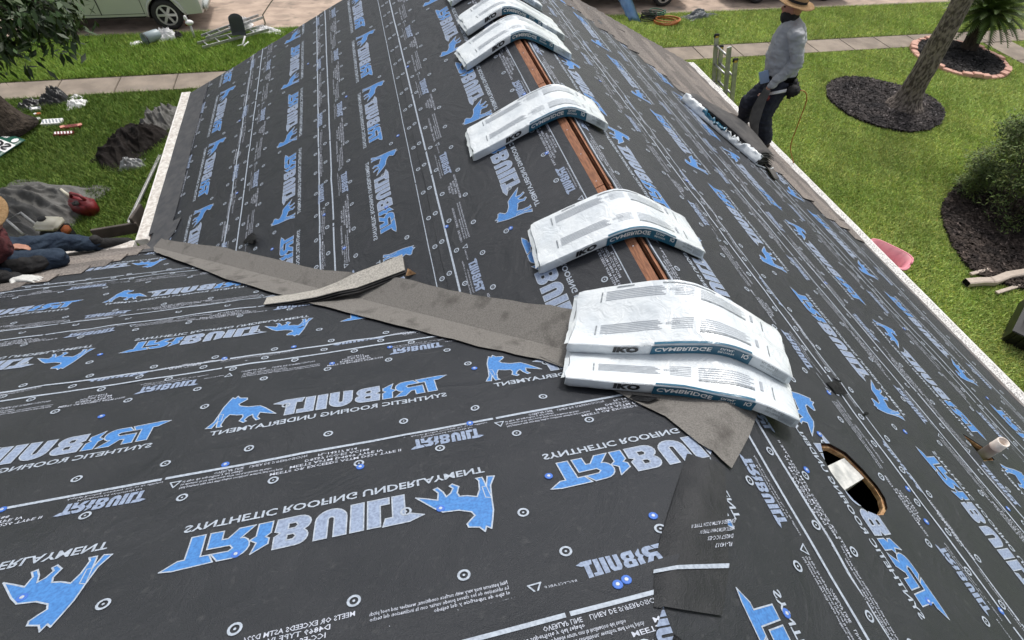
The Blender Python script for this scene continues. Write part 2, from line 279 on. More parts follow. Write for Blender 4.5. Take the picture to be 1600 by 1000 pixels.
def build_tile():
    T = []   # (V, F, mat)   mats: 0 white, 1 lavender, 2 blue, 3 small print
    def add(VF, m, p=0.0, q=0.0, flip=False, lift=0):
        V, F = VF; V = np.array(V, float)
        if flip: V = -V
        T.append((V + np.array((p, q)), F, m, lift))
    for c, lps in LOGO:
        l2 = [[(a * LW, b * HL) for a, b in lp] for lp in lps]
        add(poly2d(l2), 2 if c == 0 else 1)
        for lp in l2: add(outline(lp, 0.0042), 0, lift=1)
    wf = [(0.735 + a * 0.262, -0.005 + b * 0.232) for a, b in WOLF]
    add(poly2d([wf]), 2); add(outline(wf, 0.0048), 0, lift=1)
    add(outline([(0.735 + a * 0.262, -0.005 + b * 0.232) for a, b in ((.885, .20), (.91, .45), (.84, .42), (.83, .2))], 0.003), 0, lift=1)
    add(text2d('SYNTHETIC ROOFING UNDERLAYMENT', 0.032, 0.022, 0.955), 0, 0.02, -0.060)
    def small(p, q, flip):
        for c, lps in LOGO:
            add(poly2d([[(a * 0.0435, b * 0.056) for a, b in lp] for lp in lps]), 1, p, q, flip)
    small(0.735, -0.290, False)
    add(text2d('Manufactured exclusively for', 0.0105, 0, 0.20, res=1), 3, 0.78, -0.306); add(text2d('Asphalt Roofing Company, Inc. or its affiliates', 0.0105, 0, 0.30, res=1), 3, 0.74, -0.322)
    for i, (t, w) in enumerate((('MEETS OR EXCEEDS ASTM D226 TYPE II', 0.46), ('MEETS ASTM D4869 TYPE IV', 0.33), ('D8257 ICC-ES AC188', 0.23), ('FL-14317 R14', 0.14))):
        add(text2d(t, 0.014, 0.014, w, res=1), 3, 0.47 - w / 2, -0.252 - 0.020 * i)
    for i, (t, w) in enumerate((('Nail patterns may vary with surface conditions, weather and roof pitch', 0.34), ('La ubicacion de los clavos puede variar con la inclinacion del techo', 0.30), ('el tipo de superficie y del tejado', 0.2))):
        add(text2d(t, 0.012, 0.010, w, res=1), 3, -0.06, -0.270 - 0.016 * i)
    add(text2d('OVERLAP LINE', 0.014, 0.006, 0.10, res=1), 3, 0.04, -0.3215); add(text2d('L\u00cdNEA DE SUPERPOSICI\u00d3N', 0.014, 0.006, 0.2, res=1), 3, 0.16, -0.3215)
    tri = [(0, 0), (0.034, 0), (0.017, 0.03)]
    add(outline([(-0.10 + a, -0.305 + b) for a, b in tri], 0.0045), 0)
    # other margin of the roll, printed the other way up
    def up(t, h, w, p, q, b=0.004): V, F = text2d(t, h, b, w, res=1); add((V, F), 3, p, q, True)
    small(1.42, 0.475, True)
    up('Manufactured exclusively for', 0.0105, 0.2, 1.40, 0.493, 0); up('Asphalt Roofing Company, Inc. or its affiliates', 0.0105, 0.30, 1.42, 0.510, 0)
    for i, (t, w) in enumerate((('MEETS OR EXCEEDS ASTM D226', 0.27), ('D4869 TYPE IV', 0.15), ('ICC-ES AC188', 0.13), ('FL-14317', 0.08))):
        up(t, 0.015, w, 0.418 + w / 2, 0.415 + 0.020 * i, 0.014)
    for i, (t, w) in enumerate((('Nail patterns may vary with surface conditions, weather and roof pitch', 0.36), ('La ubicacion de los clavos puede variar con la inclinacion del techo', 0.36), ('el tipo de superficie y del tejado', 0.2))):
        up(t, 0.012, w, 0.95, 0.428 + 0.016 * i, 0.010)
    up('OVERLAP LINE', 0.015, 0.115, 0.965, 0.487); up('L\u00cdNEA DE SUPERPOSICI\u00d3N', 0.015, 0.2, 0.82, 0.487)
    add(outline([(1.00 + a, 0.452 + b) for a, b in tri], 0.0045), 0); up('RECYCLABLE', 0.009, 0.09, 1.13, 0.475, 0)
    # nail target rings
    def ring(p, q):
        n = 14; V = []; F = []
        for k in range(n): V += [(0.0185 * math.cos(2 * math.pi * k / n), 0.0185 * math.sin(2 * math.pi * k / n)), (0.0115 * math.cos(2 * math.pi * k / n), 0.0115 * math.sin(2 * math.pi * k / n))]
        for k in range(n): F.append((2 * k, 2 * ((k + 1) % n), 2 * ((k + 1) % n) + 1, 2 * k + 1))
        add((V, F), 0, p, q, lift=2); add(([(0.004 * math.cos(k * 1.047), 0.004 * math.sin(k * 1.047)) for k in range(6)], [tuple(range(6))]), 0, p, q, lift=2)
    for i in range(4):
        for q in (-0.21, 0.37): ring(-0.035 + 0.292 * i, q)
        for q in (-0.433, 0.525, 0.605): ring((0.0 if q > 0.6 else 0.135) + 0.292 * i, q)
    ring(1.055, 0.19); ring(0.70, 0.08)
    return T
TILE = build_tile()
_tv = []; _tf = []; _tm = []; _tl = []; _o = 0
for V_, F_, m_, li_ in TILE:
    _tv.append(V_); _tl += [li_] * len(V_)
    for f_ in F_: _tf.append(tuple(i + _o for i in f_)); _tm.append(m_)
    _o += len(V_)
TV = np.concatenate(_tv); TLIFT = np.array(_tl)

house = thing('house', 'brick house being re-roofed, black printed underlayment over its whole L-shaped roof', 'house')
# ------------------------------------------------------------------ cutting helpers
def bisect(bm, co, no):
    bmesh.ops.bisect_plane(bm, geom=bm.verts[:] + bm.edges[:] + bm.faces[:], plane_co=co, plane_no=no, clear_outer=True, dist=1e-5)
def punch(bm, poly):   # remove a convex vertical hole (x, y polygon, counter-clockwise)
    n = len(poly)
    cx = sum(p[0] for p in poly) / n; cy = sum(p[1] for p in poly) / n; rad = max(math.hypot(p[0] - cx, p[1] - cy) for p in poly) + 0.08
    for i in range(n):
        a = Vector((*poly[i], 0)); b = Vector((*poly[(i + 1) % n], 0)); d = b - a; no = Vector((d.y, -d.x, 0)).normalized()
        near = [f for f in bm.faces if (f.calc_center_median().xy - Vector((cx, cy))).length < rad + 0.3]
        g = list({v for f in near for v in f.verts}) + list({e for f in near for e in f.edges}) + near
        bmesh.ops.bisect_plane(bm, geom=g, plane_co=a, plane_no=no, dist=1e-6)
    def inside(c):
        for i in range(n):
            a = poly[i]; b = poly[(i + 1) % n]
            if (b[0] - a[0]) * (c.y - a[1]) - (b[1] - a[1]) * (c.x - a[0]) < 1e-7: return False
        return True
    bmesh.ops.delete(bm, geom=[f for f in bm.faces if inside(f.calc_center_median())], context='FACES')
def clip_region(bm, pl, course_v0=0.0):
    if pl == 'A':
        bisect(bm, Vector((0, 0, 0)), Vector((-1, -1, 0)).normalized()); 
    if pl == 'C':
        bisect(bm, Vector((0.0, 0, 0)), Vector((1, 1, 0)).normalized()); bisect(bm, Vector((0, 0, 0)), Vector((1, -1, 0)).normalized())
    if pl == 'B' and course_v0 < 0: bisect(bm, Vector((0, 0, 0)), Vector((-1, 1, 0)).normalized())
HOLE = [(0.399, -0.221), (0.351, -0.299), (0.343, -0.350), (0.350, -0.408), (0.368, -0.463), (0.406, -0.507), (0.454, -0.526), (0.503, -0.526), (0.560, -0.500), (0.594, -0.457), (0.600, -0.409), (0.580, -0.335), (0.537, -0.256), (0.465, -0.220)]
_hc = (0.468, -0.375)
HOLE_U = [(_hc[0] + (x - _hc[0]) * 1.05, _hc[1] + (y - _hc[1]) * 1.05) for x, y in HOLE]
PIPE = (2.015, -0.195)
PH = [(PIPE[0] + a, PIPE[1] + b) for a, b in ((-0.12, -0.055), (0.038, -0.045), (0.036, 0.045), (-0.09, 0.13))]
# ------------------------------------------------------------------ roof deck (bare boards), plane by plane
def grid(pl, u0, u1, v0, v1, h, step=0.09, edge=0.0, seed=0):
    bm = bmesh.new(); nu = max(1, int((u1 - u0) / step)); nv = max(1, int((v1 - v0) / step)); P = PL[pl]; vs = []
    for i in range(nu + 1):
        row = []
        for j in range(nv + 1):
            u = u0 + (u1 - u0) * i / nu; v = v0 + (v1 - v0) * j / nv; hh = h
            if edge and j == nv:
                w_ = 0.012 * N3(u * 1.3, seed * 3.7 + 0.5); v += w_; hh += max(0, 0.007 * N3(u * 2.6, seed + 9.1)) + max(0, 0.007 * N3(u * 8.0, seed + 4.1))
            row.append(bm.verts.new(P(u, v, hh)))
        vs.append(row)
    for i in range(nu):
        for j in range(nv): bm.faces.new((vs[i][j], vs[i + 1][j], vs[i + 1][j + 1], vs[i][j + 1]))
    return bm
def orient_up(bm):
    bm.normal_update()
    for f in bm.faces:
        if f.normal.z < 0: f.normal_flip()
# deck: thick boards under the sheets
def deck(pl, u0, u1, v0, v1):
    bm = grid(pl, u0, u1, v0, v1, -0.004, 0.25); clip_region(bm, pl, -1 if (pl == 'B' and v0 < 0) else 0)
    if pl == 'B': punch(bm, HOLE); punch(bm, PH)
    orient_up(bm); r = bmesh.ops.extrude_face_region(bm, geom=bm.faces[:])
    vs = [g for g in r['geom'] if isinstance(g, bmesh.types.BMVert)]
    bmesh.ops.translate(bm, vec=(0, 0, -0.018), verts=vs); bmesh.ops.recalc_face_normals(bm, faces=bm.faces[:])
    return bmo('roof_deck', bm, m_wood, house)
deck('A', 0.0, L, 0.012, 3.94); deck('B', 0.0, L, 0.026, 3.94); deck('B', -9.5, 0.0, -3.2, 3.94); deck('C', -9.5, 0.0, -2.8, 3.94)
# slopes beyond the camera's back: ridge of the rear wing and its far slope
RZ = 2.8 * SI; RY = -2.8 * CO
bm = bmesh.new(); pts = [(-9.5, RY, RZ), (-2.45, RY, RZ), (3.5, RY - 6.0, RZ - 6.0 * S), (-9.5, RY - 6.0, RZ - 6.0 * S)]
bm.faces.new([bm.verts.new(p) for p in pts]); bmesh.ops.solidify(bm, geom=bm.faces[:], thickness=0.02); bmo('roof_deck', bm, m_under, house)
bm = bmesh.new()
for y in (0.2, 1.0, 2.2, 3.4, 4.6, 5.8): box(bm, (0, y, -0.16), (0.30, 0.045, 0.10))
box(bm, (0, 3.3, -0.22), (0.030, 6.5, 0.14)); bmo('ridge_beam', bm, mat('beam_brown', (0.045, 0.025, 0.016), rough=0.9), house)
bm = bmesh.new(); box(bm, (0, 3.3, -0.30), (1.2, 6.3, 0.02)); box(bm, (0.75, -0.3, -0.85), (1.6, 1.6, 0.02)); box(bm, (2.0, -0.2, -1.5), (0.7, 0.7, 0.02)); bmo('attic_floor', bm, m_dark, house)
for sx, a, b in ((-1, 0.010, 0.056), (1, 0.027, 0.046)):      # bare boards either side of the ridge slot
    y = 0.35; i = 0
    while y < L - 0.02:
        ln = min(1.15 + 0.35 * ((i * 37) % 5) / 5, L - 0.02 - y); bm = bmesh.new(); P = PA if sx < 0 else PB
        q = [P(y, a, 0.0), P(y + ln - 0.006, a, 0.0), P(y + ln - 0.006, b + 0.02, 0.0), P(y, b + 0.02, 0.0)]; hh = 0.007 + 0.004 * ((i * 13) % 3) / 3
        lo = [bm.verts.new(p - Vector((0, 0, 0.002))) for p in q]; hi = [bm.verts.new(p + Vector((0, 0, hh))) for p in q]
        bm.faces.new(hi)
        for k in range(4): bm.faces.new((lo[k], lo[(k + 1) % 4], hi[(k + 1) % 4], hi[k]))
        bmesh.ops.recalc_face_normals(bm, faces=bm.faces[:]); bmo('ridge_board', bm, m_wood, house); y += ln; i += 1
# ------------------------------------------------------------------ underlayment courses with their print
CLIPS = []
def print_bm(pl, vb, up, u0, h, ulo, uhi, v0, v1, course_neg):
    P = PL[pl]; r = {'A': 1, 'B': -1, 'C': 1}[pl] * up; bm = bmesh.new()
    ks = range(-12, 13); lay = None
    for k in ks:
        p0 = u0 + r * PERIOD * k; lo, hi = sorted((p0 - 0.2 * r, p0 + 1.35 * r))
        if hi < ulo or lo > uhi: continue
        U = p0 + r * TV[:, 0]; Vv = vb - up * TV[:, 1]; ok = (Vv > v0 - 0.03) & (Vv < v1 - 0.004) & (U > ulo) & (U < uhi)
        if pl == 'A': ok &= (U > Vv * CO - 0.25)
        if pl == 'C': ok &= (U < np.minimum(-Vv * CO, Vv * CO) + 0.25) if False else (U < np.where(Vv > 0, -Vv * CO, Vv * CO) + 0.25)
        vmap = {}
        for f, m in zip(_tf, _tm):
            if not all(ok[i] for i in f): continue
            vs = []
            for i in f:
                if i not in vmap: vmap[i] = bm.verts.new(P(float(U[i]), float(Vv[i]), h + 0.0014 + 0.0005 * float(TLIFT[i])))
                vs.append(vmap[i])
            try: fc = bm.faces.new(vs)
            except ValueError: continue
            fc.material_index = m
    return bm
def course(pl, v0, v1, vb, up, u0, h, ulo, uhi, lines, seed, neg=False):
    bm = grid(pl, ulo, uhi, v0, v1, h, 0.05, 1.0, seed); clip_region(bm, pl, -1 if neg else 0)
    if pl == 'B' and v0 < 0.7 and v1 > 0.3: punch(bm, HOLE_U)
    if pl == 'B' and v1 > 2.0 and v0 < 2.3: punch(bm, [(x, y) for x, y in PH])
    orient_up(bm)
    ed = [e for e in bm.edges if len(e.link_faces) == 1]
    r = bmesh.ops.extrude_edge_only(bm, edges=ed); bmesh.ops.translate(bm, vec=(0, 0, -0.0045), verts=[g for g in r['geom'] if isinstance(g, bmesh.types.BMVert)])
    sh = bmo('underlayment_sheet', bm, m_under, house, smooth=False)
    me = sh.data; me.polygons.foreach_set('use_smooth', [True] * len(me.polygons)); me.set_sharp_from_angle(angle=math.radians(40))
    pb = print_bm(pl, vb, up, u0, h + 0.0007, ulo, uhi, v0, v1, neg); P = PL[pl]
    for lv, wd in lines:      # ruled lap lines, in short pieces that follow the sheet
        n = int((uhi - ulo) / 0.12); gap = 0
        for i in range(n):
            a = ulo + (uhi - ulo) * i / n; b = ulo + (uhi - ulo) * (i + 1) / n - (0.012 if i % 10 == 9 else 0)
            pb.faces.new([pb.verts.new(P(x, y, h + 0.0018)) for x, y in ((a, lv), (b, lv), (b, lv + wd), (a, lv + wd))])
    clip_region(pb, pl, -1 if neg else 0)
    if pl == 'B' and v0 < 0.7 and v1 > 0.3: punch(pb, HOLE_U)
    if pl == 'B' and v1 > 2.0 and v0 < 2.3: punch(pb, PH)
    orient_up(pb)
    bmo('printed_lettering', pb, [m_ink, m_lav, m_blue, m_micro], sh)['kind'] = 'stuff'; return sh
T1 = 0.013
cA = [course('A', 0.062, 1.09, 0.455, -1, 1.38, 0.018, 0.0, L - 0.01, [(1.015, T1), (0.13, 0.006)], 1),
      course('A', 1.02, 1.945, 1.485, 1, 1.99, 0.0135, 0.0, L - 0.01, [(1.86, T1), (1.155, 0.006)], 2),
      course('A', 1.85, 2.90, 2.235, -1, 2.60, 0.009, 0.0, L - 0.01, [(1.985, T1), (2.80, T1)], 3),
      course('A', 2.82, 3.93, 3.395, 1, 2.70, 0.0045, 0.0, L - 0.01, [(2.95, T1), (3.70, 0.008)], 4)]
cB = [course('B', -3.1, 0.052, -0.41, 1, -0.717, 0.0225, -9.4, 0.0, [(-0.060, T1), (-0.975, T1)], 5, True),
      course('B', 0.044, 1.005, 0.375, -1, -0.915, 0.018, -9.4, L - 0.01, [(0.056, T1), (0.935, T1)], 6),
      course('B', 0.94, 1.915, 1.46, 1, -0.19, 0.0135, -9.4, L - 0.01, [(1.795, T1), (1.04, 0.008)], 7),
      course('B', 1.78, 2.93, 2.30, -1, -0.10, 0.009, -9.4, L - 0.01, [(1.965, T1), (2.86, T1)], 8),
      course('B', 2.82, 3.93, 3.28, 1, 0.25, 0.0045, -9.4, L - 0.01, [(2.99, T1), (3.62, T1)], 9)]
cC = [course('C', -2.75, -0.70, -1.125, 1, -1.08, 0.027, -9.4, 0.0, [(-0.795, T1)], 10),
      course('C', -0.86, 0.232, -0.225, 1, -2.043, 0.0225, -9.4, 0.0, [(0.105, T1)], 11),
      course('C', 0.10, 1.04, 0.410, -1, -1.112, 0.018, -9.4, 0.0, [(0.960, T1)], 12),
      course('C', 0.90, 1.945, 1.49, 1, -2.80, 0.0135, -9.4, 0.0, [(1.070, T1), (1.825, T1)], 13),
      course('C', 1.83, 2.97, 2.34, -1, -2.27, 0.009, -9.4, 0.0, [(2.00, T1), (2.885, T1)], 14),
      course('C', 2.85, 3.93, 3.40, 1, -4.20, 0.0045, -9.4, 0.0, [(3.00, T1), (3.72, 0.008)], 15)]
def sheet_at(pl, v):
    for c, e in (zip(cA, (1.09, 1.945, 2.90, 9)) if pl == 'A' else zip(cB, (0.052, 1.005, 1.915, 2.93, 9)) if pl == 'B' else zip(cC, (-0.70, 0.232, 1.04, 1.945, 2.97, 9))):
        if v < e: return c, {'A': (0.018, 0.0135, 0.009, 0.0045), 'B': (0.0225, 0.018, 0.0135, 0.009, 0.0045), 'C': (0.027, 0.0225, 0.018, 0.0135, 0.009, 0.0045)}[pl][(cA if pl == 'A' else cB if pl == 'B' else cC).index(c)]
# blue plastic cap nails
capme = bpy.data.meshes.new('cap_nail'); bm = bmesh.new()
lathe(bm, (0, 0, 0), [(0.0145, 0.0), (0.0135, 0.0018), (0.006, 0.0022)], 12); lathe(bm, (0, 0, 0.0022), [(0.006, 0), (0.005, 0.0012), (0.0005, 0.0014)], 8, mi=1)
bmesh.ops.recalc_face_normals(bm, faces=bm.faces[:]); bm.to_mesh(capme); bm.free(); capme.materials.append(m_cap); capme.materials.append(m_capc)
CAPS = {'A': [(-1.274, 2.301), (-2.188, 2.513), (-1.753, 2.6), (-0.905, 1.789), (-0.552, 1.499), (-0.238, 1.076), (-1.605, 2.094), (-0.346, 1.145), (-0.20, 2.0), (-0.16, 2.75), (-1.1, 3.1), (-1.5, 4.2), (-2.6, 3.6), (-2.7, 5.0), (-0.9, 4.1), (-1.9, 5.4), (-3.0, 4.4)],
        'B': [(0.421, -0.168), (0.178, -0.342), (0.774, -0.572), (0.815, -0.424), (0.394, -0.849), (1.215, -0.102), (0.84, -0.933), (0.741, 0.089), (-0.635, -0.714), (1.662, -0.536), (0.5, 1.1), (0.9, 2.0), (1.8, 1.2), (2.5, 0.9), (1.3, 2.9), (0.7, 3.4), (2.2, 2.3), (2.9, 0.3), (-0.33, -0.80)],
        'C': [(-0.615, -0.488), (-0.864, -0.252), (-0.817, -0.667), (-0.789, -0.660), (-2.672, 0.095), (-1.975, 0.118), (-0.977, 0.489), (-1.644, 0.752), (-1.359, 0.824), (-2.394, -0.291), (-1.235, -0.292), (-1.489, -0.032), (-1.07, 0.098), (-1.84, -0.30), (-2.6, 0.6), (-2.2, 0.98), (-2.9, 1.25), (-1.86, 1.0)]}
for pl, lst in CAPS.items():
    for x, y in lst:
        v = {'A': -x, 'B': x, 'C': y}[pl] * K; u = {'A': y, 'B': y, 'C': x}[pl]; sh, h = sheet_at(pl, v)
        o = bpy.data.objects.new('cap_nail', capme); COL.objects.link(o); o.parent = sh; p = PL[pl](u, v, h + 0.002); nrm = {'A': Vector((-SI, 0, CO)), 'B': Vector((SI, 0, CO)), 'C': Vector((0, SI, CO))}[pl]
        o.matrix_local = Matrix.Translation(p) @ nrm.to_track_quat('Z', 'Y').to_matrix().to_4x4()
# ------------------------------------------------------------------ valley liner, hip cap, starter membrane, overlapping scraps
def strip_mesh(name, rows, m, h, parent, sub=3, amp=0.006, seed=0, thick=0.004, sharp=45, lift=None):
    """rows: list of rows of (x, y); heights from the roof + h, lightly rumpled"""
    bm = bmesh.new(); g = []
    R_ = []
    for a, b in zip(rows, rows[1:]):
        for t in range(sub):
            R_.append([(p[0] + (q[0] - p[0]) * t / sub, p[1] + (q[1] - p[1]) * t / sub) for p, q in zip(a, b)])
    R_.append(rows[-1])
    for r in R_: g.append([bm.verts.new(on(x, y, (h if lift is None else lift[i]) + (amp if lift is None or i else 0) * (0.5 + 0.6 * N3(x * 4 + seed, y * 4)) + wob(x, y))) for i, (x, y) in enumerate(r)])
    for a, b in zip(g, g[1:]):
        for i in range(len(a) - 1): bm.faces.new((a[i], a[i + 1], b[i + 1], b[i]))
    orient_up(bm); ed = [e for e in bm.edges if len(e.link_faces) == 1]
    r = bmesh.ops.extrude_edge_only(bm, edges=ed); bmesh.ops.translate(bm, vec=(0, 0, -thick), verts=[q for q in r['geom'] if isinstance(q, bmesh.types.BMVert)])
    o = bmo(name, bm, m, parent); o.data.polygons.foreach_set('use_smooth', [True] * len(o.data.polygons)); o.data.set_sharp_from_angle(angle=math.radians(sharp)); return o
up_e = [(-3.36, 3.50), (-3.29, 3.42), (-2.79, 2.98), (-2.34, 2.54), (-1.80, 1.985), (-1.53, 1.764), (-1.24, 1.52), (-0.99, 1.244), (-0.68, 0.958), (-0.405, 0.719), (-0.05, 0.35)]
lo_e = [(-3.36, 3.25), (-3.304, 3.189), (-2.95, 2.78), (-2.50, 2.24), (-2.1, 1.83), (-1.80, 1.53), (-1.477, 1.221), (-1.20, 0.96), (-0.92, 0.69), (-0.66, 0.47), (-0.33, 0.08)]
def fine(e, n=5): 
    o = []
    for a, b in zip(e, e[1:]):
        for t in range(n): o.append((a[0] + (b[0] - a[0]) * t / n + 0.01 * N3(a[0] * 9 + t, 2.2), a[1] + (b[1] - a[1]) * t / n + 0.01 * N3(a[1] * 9 + t, 7.7)))
    return o + [e[-1]]
up_f, lo_f = fine(up_e), fine(lo_e)
rows = [[(a[0] + (c[0] - a[0]) * t, a[1] + (c[1] - a[1]) * t) for a, c in zip(up_f, [(-(abs(x) + y) / 2, (abs(x) + y) / 2) for x, y in up_f])] for t in (0, .33, .66, 1)]
cr = rows[-1]; rows += [[(c[0] + (b[0] - c[0]) * t, c[1] + (b[1] - c[1]) * t) for c, b in zip(cr, lo_f)] for t in (.33, .66, 1)]
strip_mesh('valley_liner', rows, m_felt, 0.031, house, 1, 0.006, 3, 0.0015, 14)
strip_mesh('hip_cap_felt', [[(-0.66, 0.50), (-0.45, 0.36), (-0.20, 0.30), (0.0, 0.285), (0.10, 0.27), (0.26, 0.22)], [(-0.50, 0.25), (-0.33, 0.16), (-0.12, 0.08), (0.0, 0.06), (0.08, 0.04), (0.21, 0.02)],
                         [(-0.385, 0.018), (-0.29, -0.02), (-0.15, -0.06), (-0.072, -0.072), (-0.01, -0.08), (0.09, -0.095)], [(-0.335, -0.07), (-0.27, -0.13), (-0.20, -0.165), (-0.178, -0.178), (-0.10, -0.20), (-0.045, -0.21)], [(-0.305, -0.235), (-0.292, -0.268), (-0.285, -0.280), (-0.282, -0.282), (-0.262, -0.315), (-0.235, -0.350)]], m_felt, 0.034, house, 5, 0.007, 6, 0.0015)
# dark underlayment end lapped over the hip, with its own print
sc_old = [[(-0.37, -0.27), (-0.34, -0.29), (-0.31, -0.31), (-0.28, -0.325), (-0.258, -0.340)], [(-0.56, -0.47), (-0.51, -0.48), (-0.45, -0.495), (-0.39, -0.49), (-0.345, -0.485)],
           [(-0.66, -0.63), (-0.61, -0.64), (-0.56, -0.65), (-0.51, -0.66), (-0.465, -0.67)], [(-0.715, -0.745), (-0.68, -0.755), (-0.64, -0.765), (-0.60, -0.772), (-0.562, -0.778)]]
sc_rows = [[(-0.37, -0.27), (-0.335, -0.305), (-0.315, -0.315), (-0.285, -0.325), (-0.258, -0.340)], [(-0.56, -0.47), (-0.52, -0.49), (-0.49, -0.49), (-0.42, -0.488), (-0.345, -0.485)],
           [(-0.70, -0.62), (-0.66, -0.64), (-0.64, -0.64), (-0.55, -0.655), (-0.465, -0.670)], [(-0.76, -0.73), (-0.745, -0.737), (-0.735, -0.735), (-0.65, -0.757), (-0.562, -0.778)]]
sc_rows = [[r[0], (r[0][0] * .9 + r[1][0] * .1, r[0][1] * .9 + r[1][1] * .1)] + r[1:] for r in sc_rows]
scr = strip_mesh('underlayment_lap', sc_rows, m_scrap, 0.024, house, 6, 0.007, 11, 0.001, 45, (0.028, 0.029, 0.0315, 0.0315, 0.0315, 0.0315))
def scrap_pt(s, t, h=0.0):   # bilinear in the lower two thirds of the lap
    a, b, c, d = Vector((-0.605, -0.60)), Vector((-0.405, -0.60)), Vector((-0.715, -0.745)), Vector((-0.562, -0.778))
    p = a.lerp(b, s).lerp(c.lerp(d, s), t); return on(p.x, p.y, 0.0315 + 0.007 * (0.5 + 0.6 * N3(p.x * 4 + 11, p.y * 4)) + wob(p.x, p.y) + 0.0035 + h)
bm = bmesh.new()
def put(bm, VF, fn, mi=0):
    V, F = VF; vs = [bm.verts.new(fn(a, b)) for a, b in V]
    for f in F:
        try: bm.faces.new([vs[i] for i in f]).material_index = mi
        except ValueError: pass
for i in range(-3, 8): put(bm, ([(i / 8, 0.30), ((i + 1) / 8, 0.30), ((i + 1) / 8, 0.37), (i / 8, 0.37)], [(0, 1, 2, 3)]), scrap_pt)
for i, t in enumerate(('EXCEEDS ASTM D226 TYPE II', 'MEETS ASTM D4869 TYPE IV', 'D8257 ICC-ES', 'FL-14317')):
    V, F = text2d(t, 0.07, 0.006, 0.85 - 0.17 * i, res=1); put(bm, (np.array([(1.0 - a, -0.42 + 0.13 * i + b) for a, b in V]), F), scrap_pt, 1)
orient_up(bm); bmo('printed_lettering', bm, [m_ink, m_micro], scr)['kind'] = 'stuff'
# dark starter membrane along the left eave, turning the inner corner
bm = bmesh.new(); rowsA = []
for i in range(40):
    u = 3.72 + (L - 3.75) * i / 39; w_ = 0.30 + 0.02 * N3(u * 2, 4.4); rowsA.append([bm.verts.new(PA(u, 3.955 - w_ * t, 0.012)) for t in (0, .5, 1)])
for a, b in zip(rowsA, rowsA[1:]):
    for j in range(2): bm.faces.new((a[j], a[j + 1], b[j + 1], b[j]))
orient_up(bm); bmo('starter_membrane', bm, m_grey, house, True)
strip_mesh('starter_membrane', [[(-3.50, 3.75), (-3.40, 3.74), (-3.30, 3.73), (-3.20, 3.71)], [(-3.50, 3.62), (-3.42, 3.58), (-3.33, 3.55), (-3.24, 3.52)], [(-3.62, 3.50), (-3.52, 3.46), (-3.42, 3.40), (-3.36, 3.34)], [(-4.2, 3.49), (-4.2, 3.44), (-4.2, 3.38), (-4.2, 3.34)]], m_grey, 0.015, house, 5, 0.002, 2)
# ------------------------------------------------------------------ eaves, gutters, walls
def gutter(name, a, b, out, m_top, parent):
    a, b, out = Vector(a), Vector(b), Vector(out); bm = bmesh.new(); n = 60
    prof = [(0.0, -0.02), (0.0, -0.12), (0.06, -0.135), (0.085, -0.115), (0.10, -0.06), (0.115, -0.012), (0.115, 0.004), (0.102, 0.004), (0.012, 0.008)]
    for i in range(n + 1): 
        p = a.lerp(b, i / n) + Vector((0, 0, 0.004 * N3(i * 0.5, 3)))
        prof_v = [bm.verts.new(p + out * d + Vector((0, 0, h))) for d, h in prof]
        if i:
            for j in range(len(prof)): f = bm.faces.new((pv[j], pv[(j + 1) % len(prof)], prof_v[(j + 1) % len(prof)], prof_v[j])); f.material_index = 1 if j in (7,) else 0
        else: bm.faces.new(prof_v)
        pv = prof_v
    bm.faces.new(pv[::-1]); bmesh.ops.recalc_face_normals(bm, faces=bm.faces[:]); return bmo(name, bm, [m_white, m_top], parent)
EZ = -3.94 * SI; EX = 3.94 * CO
gutter('gutter', (EX + 0.008, -9.4, EZ), (EX + 0.008, L, EZ), (1, 0, 0), m_guard, house)
gutter('gutter', (-EX - 0.008, EX + 0.122, EZ), (-EX - 0.008, L, EZ), (-1, 0, 0), m_guard_l, house)
gutter('gutter', (-9.4, EX + 0.008, EZ), (-EX - 0.124, EX + 0.008, EZ), (0, 1, 0), m_guard_l, house)
bm = bmesh.new()
for a, b in (((3.1, -9.4), (3.1, L - 0.35)), ((3.1, L - 0.35), (-3.1, L - 0.35)), ((-3.1, L - 0.35), (-3.1, 3.1)), ((-3.1, 3.1), (-9.4, 3.1))):
    a, b = Vector((*a, 0)), Vector((*b, 0)); c = (a + b) / 2; d = b - a
    box(bm, (c.x, c.y, (GZ + EZ - 0.1) / 2), (max(abs(d.x), 0.1) + 0.1, max(abs(d.y), 0.1) + 0.1, EZ - 0.1 - GZ))
bm.faces.new([bm.verts.new(p) for p in ((-3.1, L - 0.30, EZ - 0.1), (3.1, L - 0.30, EZ - 0.1), (0, L - 0.30, -0.12))]); bmo('wall', bm, m_wall, house)
bm = bmesh.new()
for sx in (-1, 1):      # rake boards on the gable end
    a = Vector((sx * EX, L + 0.012, EZ - 0.03)); b = Vector((0, L + 0.012, -0.03)); v = [bm.verts.new(q) for q in (a, b, b - Vector((0, 0, 0.14)), a - Vector((0, 0, 0.14)))]; bm.faces.new(v)
bmesh.ops.solidify(bm, geom=bm.faces[:], thickness=0.02); bmo('rake_board', bm, m_white, house)
bm = bmesh.new(); box(bm, (EX - 0.01, -1.4, EZ - 0.075), (0.02, 16, 0.13)); box(bm, (-EX + 0.01, (EX + L) / 2, EZ - 0.075), (0.02, L - EX, 0.13)); box(bm, (-6.4, EX - 0.01, EZ - 0.075), (6, 0.02, 0.13)); bmo('fascia', bm, m_white, house)
bm = bmesh.new(); strip = [PA(u, 3.95, 0.016) for u in np.linspace(3.72, L, 30)]
